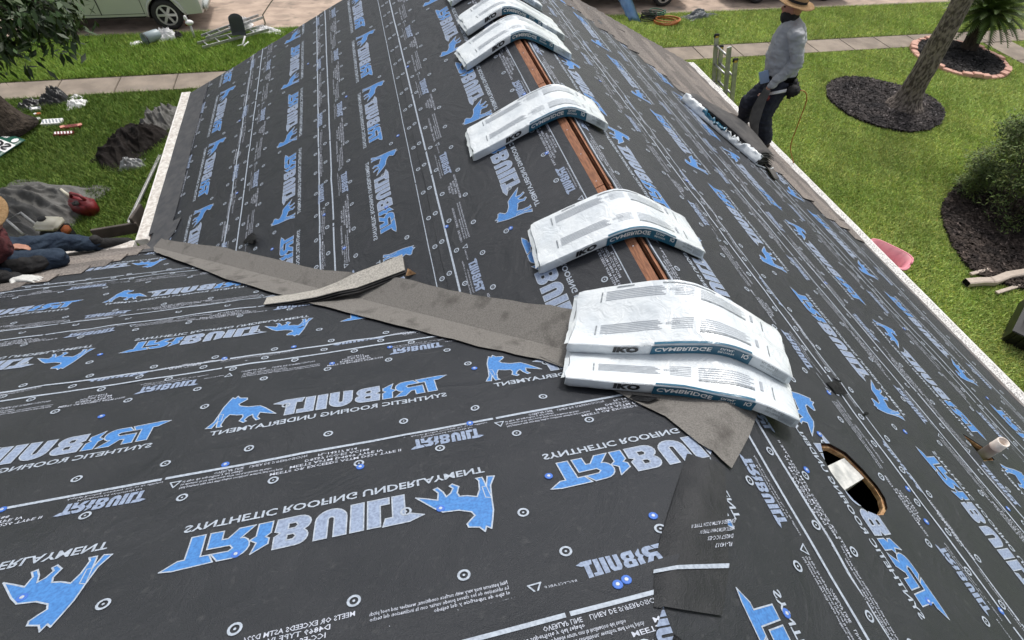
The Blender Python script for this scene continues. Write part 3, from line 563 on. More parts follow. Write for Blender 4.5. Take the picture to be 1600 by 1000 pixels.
# rafter seen through the vent hole, torn plywood rim, plumbing stack
bm = bmesh.new()
V = [(0.335, -0.428), (0.592, -0.358), (0.578, -0.254), (0.332, -0.319)]
top = [bm.verts.new((x, y, -S * x - 0.007)) for x, y in V]; bot = [bm.verts.new((x, y, -S * x - 0.17)) for x, y in V]
bm.faces.new(top)
for i in range(4): bm.faces.new((bot[i], bot[(i + 1) % 4], top[(i + 1) % 4], top[i]))
bmesh.ops.recalc_face_normals(bm, faces=bm.faces[:]); bmo('rafter', bm, mat('rafter_frosted', (0.60, 0.60, 0.57), (0.36, 0.37, 0.36), 22, 0.7, 0.4, 60), house)
bm = bmesh.new(); n = len(HOLE)
for i in range(n):
    a, b = HOLE[i], HOLE[(i + 1) % n]; w_ = lambda q, k: 1.045 + 0.03 * N3(q[0] * 22, q[1] * 22) + (0.05 if q[0] > 0.50 and q[1] < -0.3 else 0)
    ring = []
    for q in (a, b):
        o = (_hc[0] + (q[0] - _hc[0]) * w_(q, 0), _hc[1] + (q[1] - _hc[1]) * w_(q, 0)); i_ = (_hc[0] + (q[0] - _hc[0]) * 0.985, _hc[1] + (q[1] - _hc[1]) * 0.985)
        ring.append([Vector((o[0], o[1], -S * o[0] + 0.002)), Vector((i_[0], i_[1], -S * i_[0] + 0.001)), Vector((i_[0], i_[1], -S * i_[0] - 0.026))])
    for j in range(2): bm.faces.new([bm.verts.new(p) for p in (ring[0][j], ring[1][j], ring[1][j + 1], ring[0][j + 1])])
bmesh.ops.remove_doubles(bm, verts=bm.verts[:], dist=0.0005); bmo('vent_opening_rim', bm, m_ply, house)
px, py = PIPE; pz = -S * px
bm = bmesh.new(); lathe(bm, (px, py, pz - 0.3), [(0.032, 0), (0.032, 0.385), (0.034, 0.387), (0.034, 0.392), (0.032, 0.394), (0.032, 0.455), (0.027, 0.455), (0.026, 0.34)], 20); bmo('vent_pipe', bm, m_pvc, house, True)
bm = bmesh.new(); n = 4
for i in range(4):
    a, b = PH[i], PH[(i + 1) % 4]; s_ = lambda q, k: (px + (q[0] - px) * k, py + (q[1] - py) * k)
    r4 = []
    for q in (a, b): o, i2 = s_(q, 1.03), s_(q, 0.90); r4.append([Vector((*o, -S * o[0] + 0.004)), Vector((*i2, -S * i2[0] + 0.003)), Vector((*i2, -S * i2[0] - 0.02))])
    if i in (0, 1, 2):
        for j in range(2): bm.faces.new([bm.verts.new(p) for p in (r4[0][j], r4[1][j], r4[1][j + 1], r4[0][j + 1])])
bmo('pipe_opening_rim', bm, m_ply, house)
# torn flaps of underlayment
def flap(quad, name='torn_flap', m=m_scrap):
    bm = bmesh.new(); g = []
    a, b, c, d = [Vector(q) for q in quad]
    for i in range(5):
        g.append([bm.verts.new(a.lerp(b, j / 4).lerp(d.lerp(c, j / 4), i / 4) + Vector((0, 0, 0.008 * math.sin(i / 4 * math.pi) + 0.004 * N3(i * .8, j * .8, a.x)))) for j in range(5)])
    for i in range(4):
        for j in range(4): bm.faces.new((g[i][j], g[i][j + 1], g[i + 1][j + 1], g[i + 1][j]))
    bmesh.ops.solidify(bm, geom=bm.faces[:], thickness=0.002); return bmo(name, bm, m, house)
flap([on(0.79, 0.155, 0.022), on(0.905, 0.185, 0.024), on(0.89, 0.085, 0.040), on(0.80, 0.085, 0.024)])
flap([on(0.885, 0.205, 0.020), on(0.935, 0.190, 0.022), on(0.93, 0.170, 0.030), on(0.89, 0.180, 0.022)])
flap([on(0.92, -0.02, 0.020), on(0.965, -0.005, 0.022), on(0.960, -0.025, 0.03), on(0.925, -0.032, 0.022)])
flap([on(-0.42, 0.07, 0.03), on(-0.36, 0.02, 0.05), on(-0.30, 0.03, 0.045), on(-0.38, 0.10, 0.03)])
flap([on(-2.47, 2.80, 0.02), on(-2.36, 2.66, 0.05), on(-2.33, 2.72, 0.045), on(-2.38, 2.86, 0.02)])
flap([on(-0.80, -0.86, 0.03), on(-0.745, -0.80, 0.06), on(-0.715, -0.83, 0.05), on(-0.76, -0.90, 0.03)])
# ------------------------------------------------------------------ laid shingles on the right slope, stepping down from the gable
BND = [(0.95, 5.98), (1.3, 5.77), (1.76, 5.50), (2.02, 5.20), (2.32, 4.66), (2.57, 4.30), (2.9, 3.55), (3.1, 2.85), (3.28, 2.52), (3.5, 2.38), (3.62, 2.30)]
def bnd(x):
    for (a, b), (c, d) in zip(BND, BND[1:]):
        if a <= x <= c: return b + (d - b) * (x - a) / (c - a)
    return BND[-1][1]
shape_cache = {}
def shingle(P, u0, u1, v_low, exp, h, m, parent, tabs=True, name='shingle', seed=0):
    bm = bmesh.new(); n = max(2, int((u1 - u0) / 0.11)); rt = 0.03
    ht = lambda k: h + 0.014 + (0.006 if (k * 7 + seed) % 3 == 0 else 0)
    low = []; hi = []
    for i in range(n + 1):
        u = u0 + (u1 - u0) * i / n; low.append(P(u, v_low + (0.010 if (i * 5 + seed) % 3 == 0 else 0), ht(i))); hi.append(P(u, v_low - exp - rt, h + 0.004))
    lv = [bm.verts.new(p) for p in low]; hv = [bm.verts.new(p) for p in hi]; bv = [bm.verts.new(p - Vector((0, 0, 0.013))) for p in low]
    for i in range(n): bm.faces.new((lv[i], lv[i + 1], hv[i + 1], hv[i])); bm.faces.new((bv[i], bv[i + 1], lv[i + 1], lv[i]))
    bm.faces.new((bv[0], lv[0], hv[0])); bm.faces.new((lv[n], bv[n], hv[n])); orient_up(bm); return bmo(name, bm, m, parent)
random.seed(3); EXPO = 0.142; nsh = 0; v = 3.955; ci = 0
while v > 1.08:
    x = v * CO; u_lo = bnd(min(max(x - 0.06, 0.96), 3.6)) + random.uniform(-0.10, 0.10); u = L + 0.01 - ((ci * 0.31) % 0.97)
    ends = [L + 0.01]
    while u > u_lo + 0.15: ends.append(u); u -= 0.985
    ends.append(u_lo)
    for a, b in zip(ends, ends[1:]):
        if a - b > 0.05: shingle(PB, b + 0.004, a, v, EXPO, 0.006 + 0.0025 * (ci % 2), m_sh[(ci * 3 + int(a * 7)) % 3], house, seed=nsh); nsh += 1
    v -= EXPO; ci += 1
# and the first courses on the left rear eave, in front of the kneeling man
END = [-3.42, -3.52, -3.60, -3.66, -3.78, -3.95, -4.10]
v = 3.955
for ci, xe in enumerate(END):
    a = xe
    while a > -8.5: b = a - (0.985 if a < xe else 0.45 + 0.5 * ((ci * 37) % 10) / 10); shingle(PC, b + 0.004, a, v, EXPO, 0.006 + 0.0025 * (ci % 2), m_sh[(ci * 2 + 1) % 3], house, seed=ci * 5); a = b
    v -= EXPO
# ------------------------------------------------------------------ shingle bundles draped over the ridge
def zs(x, y):   # stiff bundle bending over the ridge
    r = 0.09; return -S * (math.sqrt(x * x + r * r) - r * math.exp(-(x / 0.40) ** 2))
def zpile(x, y):
    ti = 0.045 * x
    if x >= 0: return zs(x, y) + ti
    ls = zs(x, y) + ti; c = -S * y; k = 0.05; d = c - ls; q = min(1.0, -x / 0.22); return ls + q * q * (3 - 2 * q) * (d + math.sqrt(d * d + k * k)) / 2
def bundle(x0, y0, yaw, base, label, zf, sc0=0.0, seed=0, wid=0.345, th=0.064, ln=1.03):
    t = thing('shingle_bundle', label, 'shingle bundle', (x0, y0, zf(x0, y0) + base), 'wrapped shingle bundles draped over the ridge')
    ca, sa = math.cos(yaw), math.sin(yaw); c0 = ln * CO
    def M(s, w, n, rum=True):      # s along the length (about -0.51..0.51), w across (0 = near face), n height
        s2 = s * CO * 1.02; x = x0 + s2 * ca - (w - wid / 2) * sa; y = y0 + s2 * sa + (w - wid / 2) * ca; r = 0.0
        return Vector((x, y, zf(x, y) + base + n))
    def lumps(s, w): return 0.0035 * N3(s * 5 + seed, w * 6, seed) + 0.0030 * N3(s * 5 + w * 9 + seed, w * 16, 5) + 0.0022 * N3(s * 26, w * 26, seed) + 0.003 * math.sin(w * 45 + seed) * math.exp(-((abs(s) - 0.46) / 0.10) ** 2)
    bm = bmesh.new(); ns = 46; prof = [(0.008, 0.0), (0.0, 0.006), (-0.002, 0.025), (-0.002, th - 0.020), (0.0, th - 0.004), (0.004, th)] + [(0.004 + (wid - 0.008) * i / 14, th) for i in range(1, 14)] + [(wid - 0.004, th), (wid, th - 0.005), (wid + 0.002, 0.03), (wid - 0.004, 0.0)]
    rings = []
    for i in range(ns + 1):
        s = -ln / 2 + ln * i / ns; e = max(0, (abs(s) - (ln / 2 - 0.026)) / 0.026); ring = []
        for w, n in prof:
            nn = n + (lumps(s, w) if n > th * 0.8 else 0.0); ww = w + (0.003 * N3(s * 9, n * 30, seed) if n < th * 0.9 else 0)
            if e > 0: nn = nn * (1 - 0.14 * e * e) + 0.006 * e * e; ww = wid / 2 + (ww - wid / 2) * (1 - 0.03 * e * e)
            ring.append(bm.verts.new(M(s + 0.014 * N3(w * 12, n * 14, seed + (1 if s > 0 else 2)) * e, ww, nn)))
        rings.append(ring)
    for a, b in zip(rings, rings[1:]):
        for j in range(len(prof)): bm.faces.new((a[j], a[(j + 1) % len(prof)], b[(j + 1) % len(prof)], b[j]))
    for ring, sg in ((rings[0], -1), (rings[-1], 1)):     # folded, tucked-in ends
        cv = bm.verts.new(sum((v.co for v in ring), Vector()) / len(ring) + Vector((0.018 * -sg, 0, 0.0)))
        for j in range(len(ring)): bm.faces.new((ring[j], ring[(j + 1) % len(ring)], cv))
    for s, sg in ((-ln / 2, -1), (ln / 2, 1)):            # heat-sealed fin of plastic
        f = [bm.verts.new(M(s + sg * (0.0 + 0.020 * q) + 0.008 * N3(w * 20, q, seed), w, th * (0.85 - 0.15 * q) + 0.01 * N3(w * 14, 3, seed))) for q in (0, 1) for w in np.linspace(0.02, wid - 0.02, 9)]
        for j in range(8): bm.faces.new((f[j], f[j + 1], f[9 + j + 1], f[9 + j]))
    bmesh.ops.recalc_face_normals(bm, faces=bm.faces[:]); wr_ = bmo('wrapper', bm, m_bag, t, True); wr_.data.set_sharp_from_angle(angle=math.radians(38))
    # printed band, words and text lines on the wrapper
    bm = bmesh.new(); F = lambda s, n: M(s, -0.0045, n)     # near face
    TF = lambda s, w: M(s, w, th + lumps(s, w) + 0.0022)     # top face
    def rect(fn, s0, s1, a0, a1, mi, n=None):
        n = n or max(1, int(abs(s1 - s0) / 0.02))
        for i in range(n):
            p = s0 + (s1 - s0) * i / n; q = s0 + (s1 - s0) * (i + 1) / n
            m_ = max(1, int(abs(a1 - a0) / 0.03))
            for j in range(m_):
                c = a0 + (a1 - a0) * j / m_; d = a0 + (a1 - a0) * (j + 1) / m_
                bm.faces.new([bm.verts.new(v) for v in (fn(p, c), fn(q, c), fn(q, d), fn(p, d))]).material_index = mi
    rect(F, -0.16 + sc0, 0.27 + sc0, 0.006, th - 0.004, 0); rect(TF, -0.155 + sc0, 0.265 + sc0, 0.003, 0.014, 0)
    orient_up(bm); bmo('label_band', bm, m_teal, t); bm = bmesh.new()
    def word(t_, h_, w_, s, n, mi, fn, b=0.02):              # the whole photograph is a mirror image, and so are its words
        V, Fc = text2d(t_, h_, b, w_, res=2); put(bm, (np.array([(s + a, n - q) for a, q in V]), Fc), fn, mi)
    F2 = lambda s, n: M(s, -0.0062, n)
    word('IKO', 0.034, 0.115, -0.33 + sc0, 0.058, 2, F2, 0.06); word('CAMBRIDGE', 0.026, 0.235, -0.145 + sc0, 0.051, 3, F2, 0.02)
    word('DUAL', 0.014, 0.06, 0.125 + sc0, 0.055, 3, F2); word('BROWN', 0.012, 0.07, 0.12 + sc0, 0.035, 3, F2, 0.01); word('IQ', 0.026, 0.03, 0.225 + sc0, 0.055, 3, F2)
    word('ALL SPORTS', 0.016, 0.085, 0.315 + sc0, 0.066, 4, F2, 0.01); word('NO.1 GRADE', 0.012, 0.07, 0.320 + sc0, 0.042, 4, F2, 0.01)
    orient_up(bm); bmo('brand_lettering', bm, [m_bag, m_teal, m_black, m_wht, m_bagp], t)['kind'] = 'stuff'; bm = bmesh.new()
    for i in range(14): rect(F2, 0.42 + 0.005 * i, 0.422 + 0.005 * i, 0.02, 0.060, 4, 1)
    word('Laminated Architectural Shingles', 0.008, 0.13, -0.30 + sc0, 0.074, 4, F2, 0)
    for w0 in (0.075, 0.255):
        rect(TF, -0.40, -0.393, w0, w0 + 0.055, 4, 1)
        for i in range(6):
            rect(TF, -0.375, -0.10 - 0.01 * (i % 3), w0 + 0.006 + 0.009 * i, w0 + 0.0095 + 0.009 * i, 5)
            rect(TF, -0.06, 0.03, w0 + 0.004 + 0.010 * i, w0 + 0.0065 + 0.010 * i, 5); rect(TF, 0.06, 0.30 - 0.02 * (i % 2), w0 - 0.005 + 0.011 * i, w0 - 0.002 + 0.011 * i, 5)
        rect(TF, 0.06, 0.30, w0 - 0.016, w0 - 0.009, 4); rect(TF, 0.395, 0.400, w0 - 0.02, w0 + 0.05, 4, 1); rect(TF, 0.33, 0.345, w0, w0 + 0.05, 5, 1)
        word('RECYCLE', 0.012, 0.06, -0.085, w0 + 0.04, 5, TF, 0.01)
    rect(TF, -0.33, -0.25, 0.325, 0.332, 4); rect(TF, -0.12, 0.14, 0.322, 0.329, 4)
    orient_up(bm)
    bmo('fine_print', bm, [m_bag, m_teal, m_black, m_wht, m_bagp, mat('bag_print_pale', (0.33, 0.36, 0.40), rough=0.4)], t)['kind'] = 'stuff'; return t
bundle(-0.02, 1.177, -0.10, 0.014, 'single white wrapped shingle bundle on the ridge, next one beyond the near stack of two', zs, 0.02, 1)
bundle(-0.159, 2.437, -0.05, 0.014, 'single white wrapped shingle bundle midway along the ridge, bare wood showing before and behind it', zs, 0.06, 2)
bundle(-0.015, 3.687, 0.098, 0.014, 'white wrapped shingle bundle just in front of a close twin near the far ridge end', zs, 0.05, 3)
bundle(0.097, 4.219, 0.09, 0.014, 'white wrapped shingle bundle tucked close behind its twin near the far ridge end', zs, -0.02, 4)
bundle(0.079, 4.93, 0.05, 0.014, 'farthest white wrapped shingle bundle on the ridge, lower one of that stack', zs, 0.0, 5)
bundle(0.12, 5.06, 0.08, 0.085, 'farthest white wrapped shingle bundle on the ridge, upper one of that stack', zs, 0.0, 6)
bundle(-0.135, 0.178, -0.455, 0.032, 'nearest white wrapped shingle bundle, bottom one of the near stack on the brown felt', zpile, 0.03, 7)
bundle(-0.060, 0.365, -0.470, 0.096, 'top white wrapped shingle bundle of the near stack of two, set slightly back', zpile, 0.03, 8)
# ------------------------------------------------------------------ loose things lying on the roof
t = thing('shingle_strip', 'bent pale grey strip of layered shingles lying across the brown valley felt', 'shingle strip', (-1.62, 1.6, -0.75))
path = [(-2.13, 1.70, 0.035), (-1.95, 1.665, 0.05), (-1.79, 1.640, 0.075), (-1.66, 1.630, 0.105), (-1.53, 1.632, 0.10), (-1.38, 1.638, 0.07), (-1.22, 1.642, 0.045)]
for k in range(3):
    bm = bmesh.new(); g = []
    for x, y, h in path:
        w_ = 0.115 + 0.035 * (x + 2.13); z = max(S * x, -S * y); z = max(z, S * x) + h + 0.012 * k
        g.append([bm.verts.new((x + 0.004 * k, y + 0.02 * k * -0.5 + w_ * (q - 0.5), (max(S * x, -S * (y + w_ * (q - 0.5)))) + h - 0.012 * k + 0.004 * N3(x * 6, q * 2))) for q in (0, .33, .66, 1)])
    for a, b in zip(g, g[1:]):
        for j in range(3): bm.faces.new((a[j], a[j + 1], b[j + 1], b[j]))
    orient_up(bm); bmesh.ops.solidify(bm, geom=bm.faces[:], thickness=0.005); bmo('shingle', bm, m_shl if k == 0 else m_tar, t)
bm = bmesh.new(); q = on(-1.19, 1.53, 0.03)
vs = [bm.verts.new(q + Vector(p)) for p in ((-0.03, -0.02, 0), (0.04, -0.01, 0), (-0.01, 0.05, 0), (0.0, 0.0, 0.035))]
for f in ((0, 2, 1), (0, 1, 3), (1, 2, 3), (2, 0, 3)): bm.faces.new([vs[i] for i in f])
tag(bmo('wood_offcut', bm, m_ply), 'small orange wood splinter beside the bent grey shingle strip', 'wood scrap')
# opened bundle at the shingle edge: bowed shingle stack in a torn wrapper
t = thing('opened_bundle', 'opened shingle bundle with torn white and teal wrapper by the standing man', 'shingle bundle', (2.5, 3.7, -1.2))
ax = Vector((0.43, -0.90)).normalized(); cx = Vector((0.90, 0.43)).normalized()
def OB(s, w, h): p = Vector((2.09, 4.16)) + ax * s + cx * w; return on(p.x, p.y, h)
for k in range(6):
    bm = bmesh.new(); g = []
    for i in range(17):
        s = 1.04 * i / 16 - 0.015 * (k % 3); g.append([bm.verts.new(OB(s + 0.03 * w, 0.05 + w * 0.37 + 0.006 * (k % 2), 0.018 + 0.017 * k + 0.040 * math.sin(w * 2.6) + 0.030 * math.sin(s * 3.0) + (0.05 * max(0, w - 0.70) / 0.25 * math.sin(s * 2.8) ** 2 if k == 5 else 0))) for w in np.linspace(0, 1, 7)])
    for a, b in zip(g, g[1:]):
        for j in range(6): bm.faces.new((a[j], a[j + 1], b[j + 1], b[j]))
    orient_up(bm); bmesh.ops.solidify(bm, geom=bm.faces[:], thickness=0.004); bmo('shingle', bm, m_tar if k < 5 else mat('shingle_dark', (0.050, 0.049, 0.050), (0.085, 0.080, 0.078), 8, 0.9, 0.6, 200, bdist=0.003), t, True)
bm = bmesh.new(); g = []
for i in range(60):
    s = 1.10 * i / 59 - 0.02; tn = 1 if s < 0.30 else (0.75 + 0.5 * N3(s * 30, 2) if s < 0.86 else 1.3)
    g.append([bm.verts.new(OB(s, 0.075 * tn * q - 0.02 + 0.04 * N3(s * 24, q * 3) * q, 0.018 + 0.105 * math.sin(q * 1.7) * min(tn, 1.0) + 0.020 * N3(s * 40, q * 4, 8) * q)) for q in np.linspace(0, 1, 7)])
for i, (a, b) in enumerate(zip(g, g[1:])):
    for j in range(6):
        s = 1.1 * i / 59; f = bm.faces.new((a[j], a[j + 1], b[j + 1], b[j])); f.material_index = 1 if 0.27 < s < 0.60 and j > 1 else 0
orient_up(bm); bmesh.ops.solidify(bm, geom=bm.faces[:], thickness=0.002); bmo('torn_wrapper', bm, [m_bag, m_teal], t, True)
bm = bmesh.new(); g = []
for i in range(9):
    s = 1.06 + 0.02 * math.sin(i * 0.8); w = -0.02 + 0.30 * i / 8; g.append([bm.verts.new(OB(s + 0.02 * q + 0.04 * (i / 8), w, 0.025 + 0.055 * q * (1 - 0.4 * i / 8))) for q in (0, 0.5, 1)])
for a, b in zip(g, g[1:]):
    for j in range(2): bm.faces.new((a[j], a[j + 1], b[j + 1], b[j]))
bmesh.ops.solidify(bm, geom=bm.faces[:], thickness=0.003); bmo('wrapper_end', bm, m_tar, t, True)
bm = bmesh.new(); tube(bm, [OB(1.075, -0.02, 0.02), OB(1.11, 0.10, 0.022), OB(1.14, 0.22, 0.022), OB(1.145, 0.28, 0.05)], 0.007, 6); bmo('wrapper_fold', bm, m_bag, t)
bm = bmesh.new(); g = [[OB(0.30 + 0.34 * i / 8, 0.36 + 0.03 * q + 0.02 * math.sin(i), 0.13 + 0.02 * q) for q in (0, 1, 2)] for i in range(9)]
g = [[bm.verts.new(p) for p in r] for r in g]
for a, b in zip(g, g[1:]):
    for j in range(2): bm.faces.new((a[j], a[j + 1], b[j + 1], b[j]))
bmo('release_tape', bm, mat('tape_tan', (0.44, 0.30, 0.14), (0.30, 0.18, 0.07), 20, 0.7), t, True)

# ------------------------------------------------------------------ bodies: limbs fused into one continuous surface
def limb(bm, a, b, ra, rb, seg=12):
    a, b = Vector(a), Vector(b); d = b - a; Ld = d.length; x, y = frame(d); d.normalize(); rings = []
    pr = [(-ra * 0.98, ra * 0.2), (-ra * 0.7, ra * 0.71), (0, ra)] + [(Ld * t, ra + (rb - ra) * t) for t in (0.33, 0.66)] + [(Ld, rb), (Ld + rb * 0.7, rb * 0.71), (Ld + rb * 0.98, rb * 0.2)]
    for h, r in pr: rings.append([bm.verts.new(a + d * h + (x * math.cos(2 * math.pi * k / seg) + y * math.sin(2 * math.pi * k / seg)) * r) for k in range(seg)])
    for p, q in zip(rings, rings[1:]):
        for k in range(seg): bm.faces.new((p[k], p[(k + 1) % seg], q[(k + 1) % seg], q[k]))
    bm.faces.new(rings[0][::-1]); bm.faces.new(rings[-1])
def ell(bm, c, r, rot=None, sub=3):
    M = Matrix.Translation(c) @ (rot.to_4x4() if rot is not None else Matrix.Identity(4)) @ Matrix.Diagonal((*r, 1)); bmesh.ops.create_icosphere(bm, subdivisions=sub, radius=1, matrix=M)
def fuse(name, bm, voxel, m, parent, smooth=4, disp=0.0, dsize=0.08):
    bmesh.ops.recalc_face_normals(bm, faces=bm.faces[:]); me = bpy.data.meshes.new(name); bm.to_mesh(me); bm.free()
    o = bpy.data.objects.new(name, me); COL.objects.link(o)
    r = o.modifiers.new('r', 'REMESH'); r.mode = 'VOXEL'; r.voxel_size = voxel
    s = o.modifiers.new('s', 'SMOOTH'); s.iterations = smooth; s.factor = 0.5
    dg = bpy.context.evaluated_depsgraph_get(); dg.update(); nm = bpy.data.meshes.new_from_object(o.evaluated_get(dg)); bpy.data.objects.remove(o)
    if disp:
        nm.calc_loop_triangles()
        for v in nm.vertices:
            c = v.co; n1 = noise.noise(Vector((c.x / dsize, c.y / dsize, c.z / dsize * 2.2))); n2 = noise.noise(Vector((c.x / dsize * 2.3 + 9, c.y / dsize * 2.3, c.z / dsize * 4)))
            v.co = c + v.normal * disp * (n1 + 0.5 * n2)
    nm.materials.clear(); return link(name, nm, m, parent, True)
def rotz(a): return Matrix.Rotation(a, 3, 'Z')
def hand(bm, wrist, d, nrm, sc=1.0, curl=0.5):
    """palm, four bent fingers of unequal length and a thumb that leaves the palm's side"""
    d = Vector(d).normalized(); nrm = Vector(nrm); nrm = (nrm - d * nrm.dot(d)).normalized(); sd = d.cross(nrm); w = Vector(wrist)
    for k in (-1.5, -0.5, 0.5, 1.5): limb(bm, w + sd * 0.012 * k * sc, w + d * 0.085 * sc + sd * 0.0195 * k * sc, 0.017 * sc, 0.0135 * sc, 8)
    for k, ln in ((-1.5, 0.060), (-0.5, 0.074), (0.5, 0.080), (1.5, 0.070)):
        p = w + d * 0.088 * sc + sd * 0.021 * k * sc; dd = d.copy()
        for j, fr in enumerate((0.45, 0.32, 0.23)):
            dd = (dd * math.cos(curl * 0.8) - nrm * math.sin(curl * 0.8)).normalized() if j or curl > 0.6 else dd; q = p + dd * ln * fr * sc
            limb(bm, p, q, (0.0095 - 0.001 * j) * sc, (0.0085 - 0.001 * j) * sc, 8); p = q
    p = w + d * 0.025 * sc + sd * 0.034 * sc; q = p + (d * 0.7 + sd * 0.6 - nrm * 0.35).normalized() * 0.042 * sc; limb(bm, p, q, 0.0125 * sc, 0.011 * sc, 8); limb(bm, q, q + (d * 0.9 - nrm * 0.5).normalized() * 0.030 * sc, 0.011 * sc, 0.009 * sc, 8)
def boot(bm, ankle, toe_dir, ground):
    a = Vector(ankle); t_ = Vector(toe_dir).normalized(); limb(bm, a + Vector((0, 0, 0.05)), a, 0.052, 0.052); g = Vector(ground)
    limb(bm, g - t_ * 0.06 + Vector((0, 0, 0.045)), g + t_ * 0.05 + Vector((0, 0, 0.045)), 0.045, 0.045); limb(bm, g + t_ * 0.05 + Vector((0, 0, 0.045)), g + t_ * 0.16 + Vector((0, 0, 0.035)), 0.045, 0.036); limb(bm, a, g + Vector((0, 0, 0.05)), 0.05, 0.048)
def head(body, c, fwd, r=0.098):
    c = Vector(c); f = Vector(fwd).normalized(); sd = f.cross(Vector((0, 0, 1))).normalized(); R3 = Matrix((f, -sd, Vector((0, 0, 1)))).transposed()
    ell(body, c, (r * 1.0, r * 0.80, r * 1.18), R3); ell(body, c + f * r * 0.35 - Vector((0, 0, r * 0.62)), (r * 0.62, r * 0.60, r * 0.62), R3)
    ell(body, c + f * r * 1.02 - Vector((0, 0, r * 0.22)), (r * 0.20, r * 0.15, r * 0.26), R3, 2)
    for s_ in (-1, 1): ell(body, c + sd * s_ * r * 0.82 - Vector((0, 0, r * 0.15)) - f * r * 0.05, (r * 0.2, r * 0.1, r * 0.3), R3, 2)
    return f, sd
def face_bits(parent, c, f, sd, r=0.098):
    bm = bmesh.new()
    for s_ in (-1, 1): ell(bm, Vector(c) + f * r * 0.88 + sd * s_ * r * 0.36 + Vector((0, 0, r * 0.05)), (0.012, 0.012, 0.008), None, 2)
    bmo('eye', bm, m_blk, parent, True)
    bm = bmesh.new(); a = Vector(c) + f * r * 0.93 - Vector((0, 0, r * 0.66)); tube(bm, [a - sd * 0.024 - f * 0.006, a, a + sd * 0.024 - f * 0.006], 0.006, 6); bmo('mouth', bm, m_maroon, parent, True)
def straw_hat(parent, c, tilt, r=0.20):
    bm = bmesh.new(); prof = [(r, 0.0), (r * 0.98, 0.006), (r * 0.75, 0.004), (0.115, 0.018), (0.108, 0.075), (0.09, 0.105), (0.05, 0.118), (0.002, 0.120)]
    ax = Vector((0, 0, 1)) + Vector(tilt); lathe(bm, c, prof, 32, ax.normalized())
    for v in bm.verts: v.co.z += 0.012 * N3(v.co.x * 7, v.co.y * 7, 2)
    bmesh.ops.solidify(bm, geom=bm.faces[:], thickness=0.004); h = bmo('straw_hat', bm, m_straw, parent, True)
    bm = bmesh.new(); lathe(bm, c, [(0.118, 0.020), (0.116, 0.045)], 32, ax.normalized()); bmo('hat_band', bm, m_blk, h, True)
# standing man at the right eave
w1 = thing('person', 'man in straw hat and grey hoodie standing at the right eave holding a shingle strip', 'person', (3.3, 4.3, -1.62))
Fd = Vector((-0.80, 0.60, 0)); Lf = Vector((-0.6, -0.8, 0))
hipL, kneL, ankL = (3.27, 4.19, -0.90), (3.20, 4.15, -1.25), (3.335, 4.085, -1.52); hipR, kneR, ankR = (3.36, 4.33, -0.90), (3.16, 4.42, -1.22), (3.25, 4.50, -1.48)
shL, elL, haL = (3.165, 4.115, -0.335), (3.260, 4.035, -0.585), (3.110, 4.130, -0.875); shR, elR, haR = (3.365, 4.455, -0.365), (3.42, 4.44, -0.66), (3.26, 4.36, -0.93)
hc = Vector((3.205, 4.375, -0.150))
bm = bmesh.new(); head(bm, hc, Fd); limb(bm, (3.245, 4.335, -0.33), hc - Vector((0, 0, 0.06)), 0.062, 0.058)
for a, b in ((shL, elL), (shR, elR)): limb(bm, a, b, 0.050, 0.040)
limb(bm, elL, haL, 0.040, 0.028); limb(bm, elR, haR, 0.040, 0.028); limb(bm, (3.31, 4.27, -0.85), (3.27, 4.32, -0.42), 0.12, 0.13); limb(bm, shL, shR, 0.05, 0.05)
for h_, k_, a_ in ((hipL, kneL, ankL), (hipR, kneR, ankR)): limb(bm, h_, k_, 0.08, 0.052); limb(bm, k_, a_, 0.052, 0.04); limb(bm, h_, (3.31, 4.27, -0.85), 0.09, 0.1)
hand(bm, haL, (-0.2, 0.1, -1), (0.9, -0.3, 0), 1.0, 0.85); hand(bm, haR, (-0.4, 0.0, -0.9), (0.6, 0.6, 0), 1.0, 0.85)
for a_ in (ankL, ankR): limb(bm, a_, Vector(a_) + Fd * 0.10 + Vector((0, 0, -0.04)), 0.038, 0.03)
fuse('body', bm, 0.0075, m_skin, w1, 3); face_bits(w1, hc, Fd, Fd.cross(Vector((0, 0, 1))))
bm = bmesh.new()
limb(bm, (3.305, 4.265, -0.80), (3.270, 4.29, -0.60), 0.178, 0.195); limb(bm, (3.270, 4.29, -0.60), (3.255, 4.31, -0.40), 0.195, 0.170); limb(bm, (3.21, 4.25, -0.60), (3.20, 4.26, -0.47), 0.11, 0.10); limb(bm, (3.37, 4.36, -0.60), (3.34, 4.42, -0.47), 0.11, 0.10)
limb(bm, shL, shR, 0.085, 0.085); limb(bm, (3.24, 4.34, -0.35), (3.215, 4.37, -0.255), 0.095, 0.088)
limb(bm, shL, elL, 0.078, 0.066); limb(bm, elL, Vector(elL).lerp(Vector(haL), 0.92), 0.066, 0.048); limb(bm, shR, elR, 0.072, 0.060); limb(bm, elR, Vector(elR).lerp(Vector(haR), 0.92), 0.060, 0.046)
fuse('hooded_shirt', bm, 0.010, m_shirt, w1, 4, 0.016, 0.11)
bm = bmesh.new(); ell(bm, hc - Vector((0, 0, 0.085)), (0.10, 0.093, 0.085)); fuse('neck_gaiter', bm, 0.009, m_blk, w1, 3, 0.004, 0.04)
bm = bmesh.new()
limb(bm, hipL, hipR, 0.135, 0.135); limb(bm, (3.30, 4.27, -0.88), (3.30, 4.28, -0.78), 0.165, 0.155)
for h_, k_, a_ in ((hipL, kneL, ankL), (hipR, kneR, ankR)): limb(bm, h_, k_, 0.132, 0.105); limb(bm, k_, a_, 0.105, 0.078)
fuse('trousers', bm, 0.011, m_jean, w1, 5, 0.012, 0.08)
